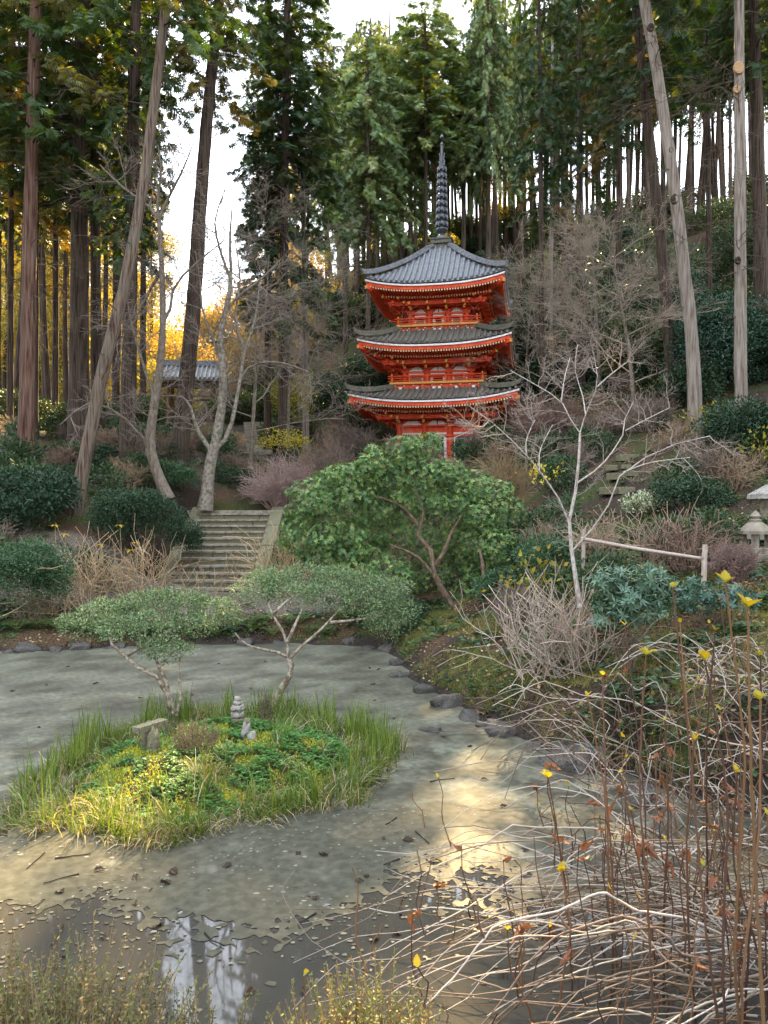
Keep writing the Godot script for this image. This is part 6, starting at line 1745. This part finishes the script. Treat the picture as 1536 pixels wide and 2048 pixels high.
func make_foreground() -> void:
	var r := rng_of(900)
	var pale := [Color(0.26, 0.215, 0.175), Color(0.14, 0.105, 0.08), Color(0.31, 0.27, 0.23), Color(0.10, 0.066, 0.042)]
	var brown := [Color(0.09, 0.048, 0.03), Color(0.06, 0.036, 0.026), Color(0.13, 0.075, 0.038)]
	var leaf_y := []; var leaf_b := []
	for k in 5: leaf_y.append(big_leaf(1001 + k, 0.095, 0.062, Color(0.30, 0.29, 0.035), Color(0.30, 0.14, 0.025), 0.06, 0.45))
	for k in 5: leaf_b.append(big_leaf(1011 + k, 0.06, 0.045, Color(0.15, 0.06, 0.03), Color(0.09, 0.04, 0.025), 1.0, 0.7, 0.5))
	# the sprawling hydrangea that hangs over the water
	var h := thing("hydrangea", "sprawling leafless hydrangea with pale canes trailing over the near water", "shrub", Vector3(2.6, 0.3, -4.2))
	var o := h.position
	var lines := []
	for k in 165:
		var st := Vector3(r.randf_range(1.5, 3.3), r.randf_range(0.12, 0.5), -r.randf_range(3.35, 4.9))
		var long := r.randf_range(0.9, 2.5)
		var ang := r.randf_range(-0.55, 0.5) + (0.25 if r.randf() < 0.25 else 0.0)
		var dir := Vector3(-cos(ang), 0, sin(ang) * -1.0)
		var pts := [st]
		var bow := r.randf_range(0.0, 0.24) + (0.3 * r.randf() if r.randf() < 0.35 else 0.0)
		for j in range(1, 9):
			var f := j / 8.0
			var p := st + dir * long * f + Vector3(0, bow * sin(f * PI) - st.y * 0.55 * f, 0) + rv(r) * (0.03 + 0.05 * r.randf())
			p.y = maxf(p.y, 0.03)
			pts.append(p)
		lines.append(pts)
	for q in [[[1500, 1930, 3.9], [1400, 1790, 4.1], [1300, 1700, 4.3], [1180, 1590, 4.6], [1060, 1572, 4.8], [960, 1600, 4.9], [880, 1660, 4.9]], [[1536, 1960, 3.8], [1380, 1800, 4.0], [1200, 1770, 4.2], [1000, 1775, 4.3], [860, 1770, 4.3], [780, 1740, 4.3]], [[1520, 1900, 3.9], [1250, 1680, 4.6], [1170, 1520, 5.2], [1100, 1490, 5.4], [1020, 1510, 5.5]], [[1536, 1850, 4.1], [1350, 1700, 4.5], [1150, 1740, 4.5], [1010, 1710, 4.6], [930, 1690, 4.6]], [[1400, 2010, 3.5], [1200, 1950, 3.7], [950, 1990, 3.6], [760, 1960, 3.6], [620, 1880, 3.8], [560, 1780, 4.0], [590, 1740, 4.1]], [[1536, 1500, 4.6], [1430, 1480, 4.9], [1330, 1440, 5.2], [1250, 1390, 5.4]]]:
		var pts := []
		for e in q: pts.append(at(e[0], e[1], e[2]))
		lines.append(pts)
	var idx := 0
	for pts in lines:
		var loc := []
		for p in pts: loc.append(p - o)
		var g := Geo.new()
		var r0 := r.randf_range(0.0024, 0.0062)
		cane(loc, r0 * 1.15, r0 * 0.42, vary(pale[r.randi() % 4], r, 0.15), 1100 + idx, g)
		part(h, "cane", g.mesh(), tone.vertexbark)
		idx += 1
	# upright shoots of this year
	for k in 175:
		var src: Array = lines[r.randi() % lines.size()]
		var j := r.randi_range(0, src.size() - 2)
		var p: Vector3 = src[j].lerp(src[j + 1], r.randf())
		if p.x < -0.2 and r.randf() < 0.6: continue
		shoot(h, p - o, p + Vector3(r.randf_range(-0.12, 0.10), r.randf_range(0.15, 0.68) * (1.0 if p.x > 0.7 else 0.7), r.randf_range(-0.12, 0.1)) - o, vary(brown[r.randi() % 3], r, 0.2), r, leaf_y, leaf_b, r.randf(), 2000 + k)
	# shoots with the yellow leaves, nearer by
	var h2 := thing("hydrangea", "taller hydrangea shoots with yellow-green leaves above the rhododendron", "shrub", Vector3(2.4, 0.85, -3.0))
	o = h2.position
	for q in [[1345, 1175, 3.4, 0.5], [1450, 1165, 2.9, 0.7], [1495, 1215, 2.5, 1.0], [1410, 1320, 3.0, 0.8], [1292, 1310, 3.4, 0.7], [1205, 1350, 4.0, 0.6], [1175, 1392, 4.2, 0.6], [1096, 1555, 3.8, 0.9], [1122, 1745, 3.6, 0.7], [1262, 1620, 4.4, 0.4], [1520, 1400, 3.0, 0.7], [1240, 1545, 4.2, 0.4], [1390, 1480, 3.6, 0.6], [1475, 1545, 3.4, 0.5], [1330, 1440, 4.0, 0.4], [1250, 1250, 5.0, 0.5], [1430, 1260, 4.2, 0.5], [1360, 1245, 4.5, 0.5], [1535, 1630, 3.2, 0.5], [1015, 1860, 3.7, 0.5], [1440, 1420, 4.0, 0.5], [1520, 1310, 3.4, 0.4]]:
		var tip := at(q[0], q[1], q[2])
		var fx := tip.x + r.randf_range(0.0, 0.25); var fd: float = q[2] + r.randf_range(-0.2, 0.3)
		var root := Vector3(fx, maxf(ground(fx, fd), 0.02), -fd)
		var col := vary(brown[r.randi() % 3], r, 0.2)
		var g := Geo.new()
		cane([root - o, root.lerp(tip, 0.35) + rv(r) * 0.05 - o, root.lerp(tip, 0.7) + rv(r) * 0.05 - o, tip - o], 0.0065, 0.0035, col, 2300 + int(q[0]), g)
		part(h2, "shoot", g.mesh(), tone.vertexbark)
		var n := 2 if q[3] < 0.7 else 3
		for j in n:
			var a := TAU * j / n + r.randf() * 2.0
			var lf := part(h2, "leaf", leaf_y[r.randi() % 5], tone.leaf_gold)
			aim(lf, tip - o, Vector3(cos(a), r.randf_range(0.6, 1.8), sin(a)), Vector3(-cos(a), 0.5, -sin(a)) + rv(r) * 0.3)
			lf.scale = Vector3.ONE * q[3] * r.randf_range(0.55, 0.9)
	# the second tangle, on the bank
	var h3 := thing("hydrangea", "tangled pale leafless hydrangea spreading over the bank beyond the water", "shrub", Vector3(3.2, 0.5, -6.6))
	o = h3.position
	var tangle := Geo.new()
	for k in 260:
		var st := Vector3(r.randf_range(1.9, 4.4), 0, -r.randf_range(5.4, 8.2))
		st.y = maxf(ground(st.x, -st.z), 0.02)
		var a := r.randf() * TAU
		var long := r.randf_range(0.5, 1.4)
		var dir := Vector3(cos(a) - 0.4, 0, sin(a) * 0.7)
		var pts := [st - o]
		for j in range(1, 5):
			var f := j / 4.0
			var p := st + dir * long * f + Vector3(0, r.randf_range(0.15, 0.5) * sin(f * 2.4), 0) + rv(r) * 0.09
			p.y = maxf(p.y, ground(p.x, -p.z) + 0.02)
			pts.append(p - o)
		var r0 := r.randf_range(0.003, 0.0062)
		if k < 120:
			var g := Geo.new(); cane(pts, r0, r0 * 0.6, vary(pale[r.randi() % 4], r, 0.2), 3000 + k, g)
			part(h3, "cane", g.mesh(), tone.vertexbark)
		else: cane(pts, r0, r0 * 0.6, vary(pale[r.randi() % 4], r, 0.2), 3000 + k, tangle)
	stuff(part(h3, "fine_canes", tangle.mesh(), tone.vertexbark))
	for k in 60:
		var x := r.randf_range(1.8, 4.0); var d := r.randf_range(5.2, 8.0)
		var p := Vector3(x, maxf(ground(x, d), 0.02), -d)
		shoot(h3, p - o, p + Vector3(r.randf_range(-0.15, 0.15), r.randf_range(0.4, 1.0), r.randf_range(-0.1, 0.1)) - o, vary(brown[r.randi() % 3] if r.randf() < 0.6 else pale[3], r, 0.2), r, leaf_y, leaf_b, r.randf() * 0.9, 3400 + k)
	# small-leaved azaleas at our feet
	var az := [Color(0.11, 0.13, 0.035), Color(0.16, 0.15, 0.05), Color(0.085, 0.11, 0.035), Color(0.20, 0.14, 0.05)]
	for q in [["loose olive azalea shoots at the near edge of the pond", 120, 2.95, 0.62, 0.46, 240], ["thin azalea shoots in front of the sky's reflection", 330, 3.05, 0.52, 0.38, 90], ["pale-leaved azalea tuft at the pond's near corner", 12, 3.0, 0.70, 0.16, 70], ["dense little azalea under the trailing hydrangea canes", 715, 2.95, 0.66, 0.36, 330], ["azalea shoots between the trailing canes and the water", 850, 2.9, 0.5, 0.2, 60]]:
		var x: float = (q[1] - 768.0) / FOCAL * q[2]
		sprig_bush("azalea", q[0], Vector3(x, maxf(ground(x, q[2]), 0.0) - 0.02, -q[2]), q[3], q[4], int(q[5] * 1.35), az, 0.019, 4000 + q[1], 0.3)

func shoot(h: Node3D, a: Vector3, b: Vector3, col: Color, r: RandomNumberGenerator, ly: Array, lb: Array, chance: float, sd: int) -> void:
	var g := Geo.new()
	cane([a, a.lerp(b, 0.4) + rv(r) * 0.035, a.lerp(b, 0.75) + rv(r) * 0.03, b], r.randf_range(0.0036, 0.0056), 0.0026, col, sd, g)
	part(h, "shoot", g.mesh(), tone.vertexbark)
	if chance < 0.38:
		for j in r.randi_range(1, 3):
			var lf := part(h, "withered_leaf", lb[r.randi() % 5], tone.leaf_dull)
			aim(lf, b, Vector3(r.randf_range(-1, 1), r.randf_range(-1.2, 0.2), r.randf_range(-1, 1)), rv(r))
			lf.scale = Vector3.ONE * r.randf_range(0.7, 1.2)
	elif chance < 0.52:
		var lf := part(h, "leaf", ly[r.randi() % 5], tone.leaf_gold)
		aim(lf, b, Vector3(r.randf_range(-1, 1), r.randf_range(0.8, 1.8), r.randf_range(-1, 1)), rv(r) + Vector3(0, 0.5, 0.3))
		lf.scale = Vector3.ONE * r.randf_range(0.3, 0.55)
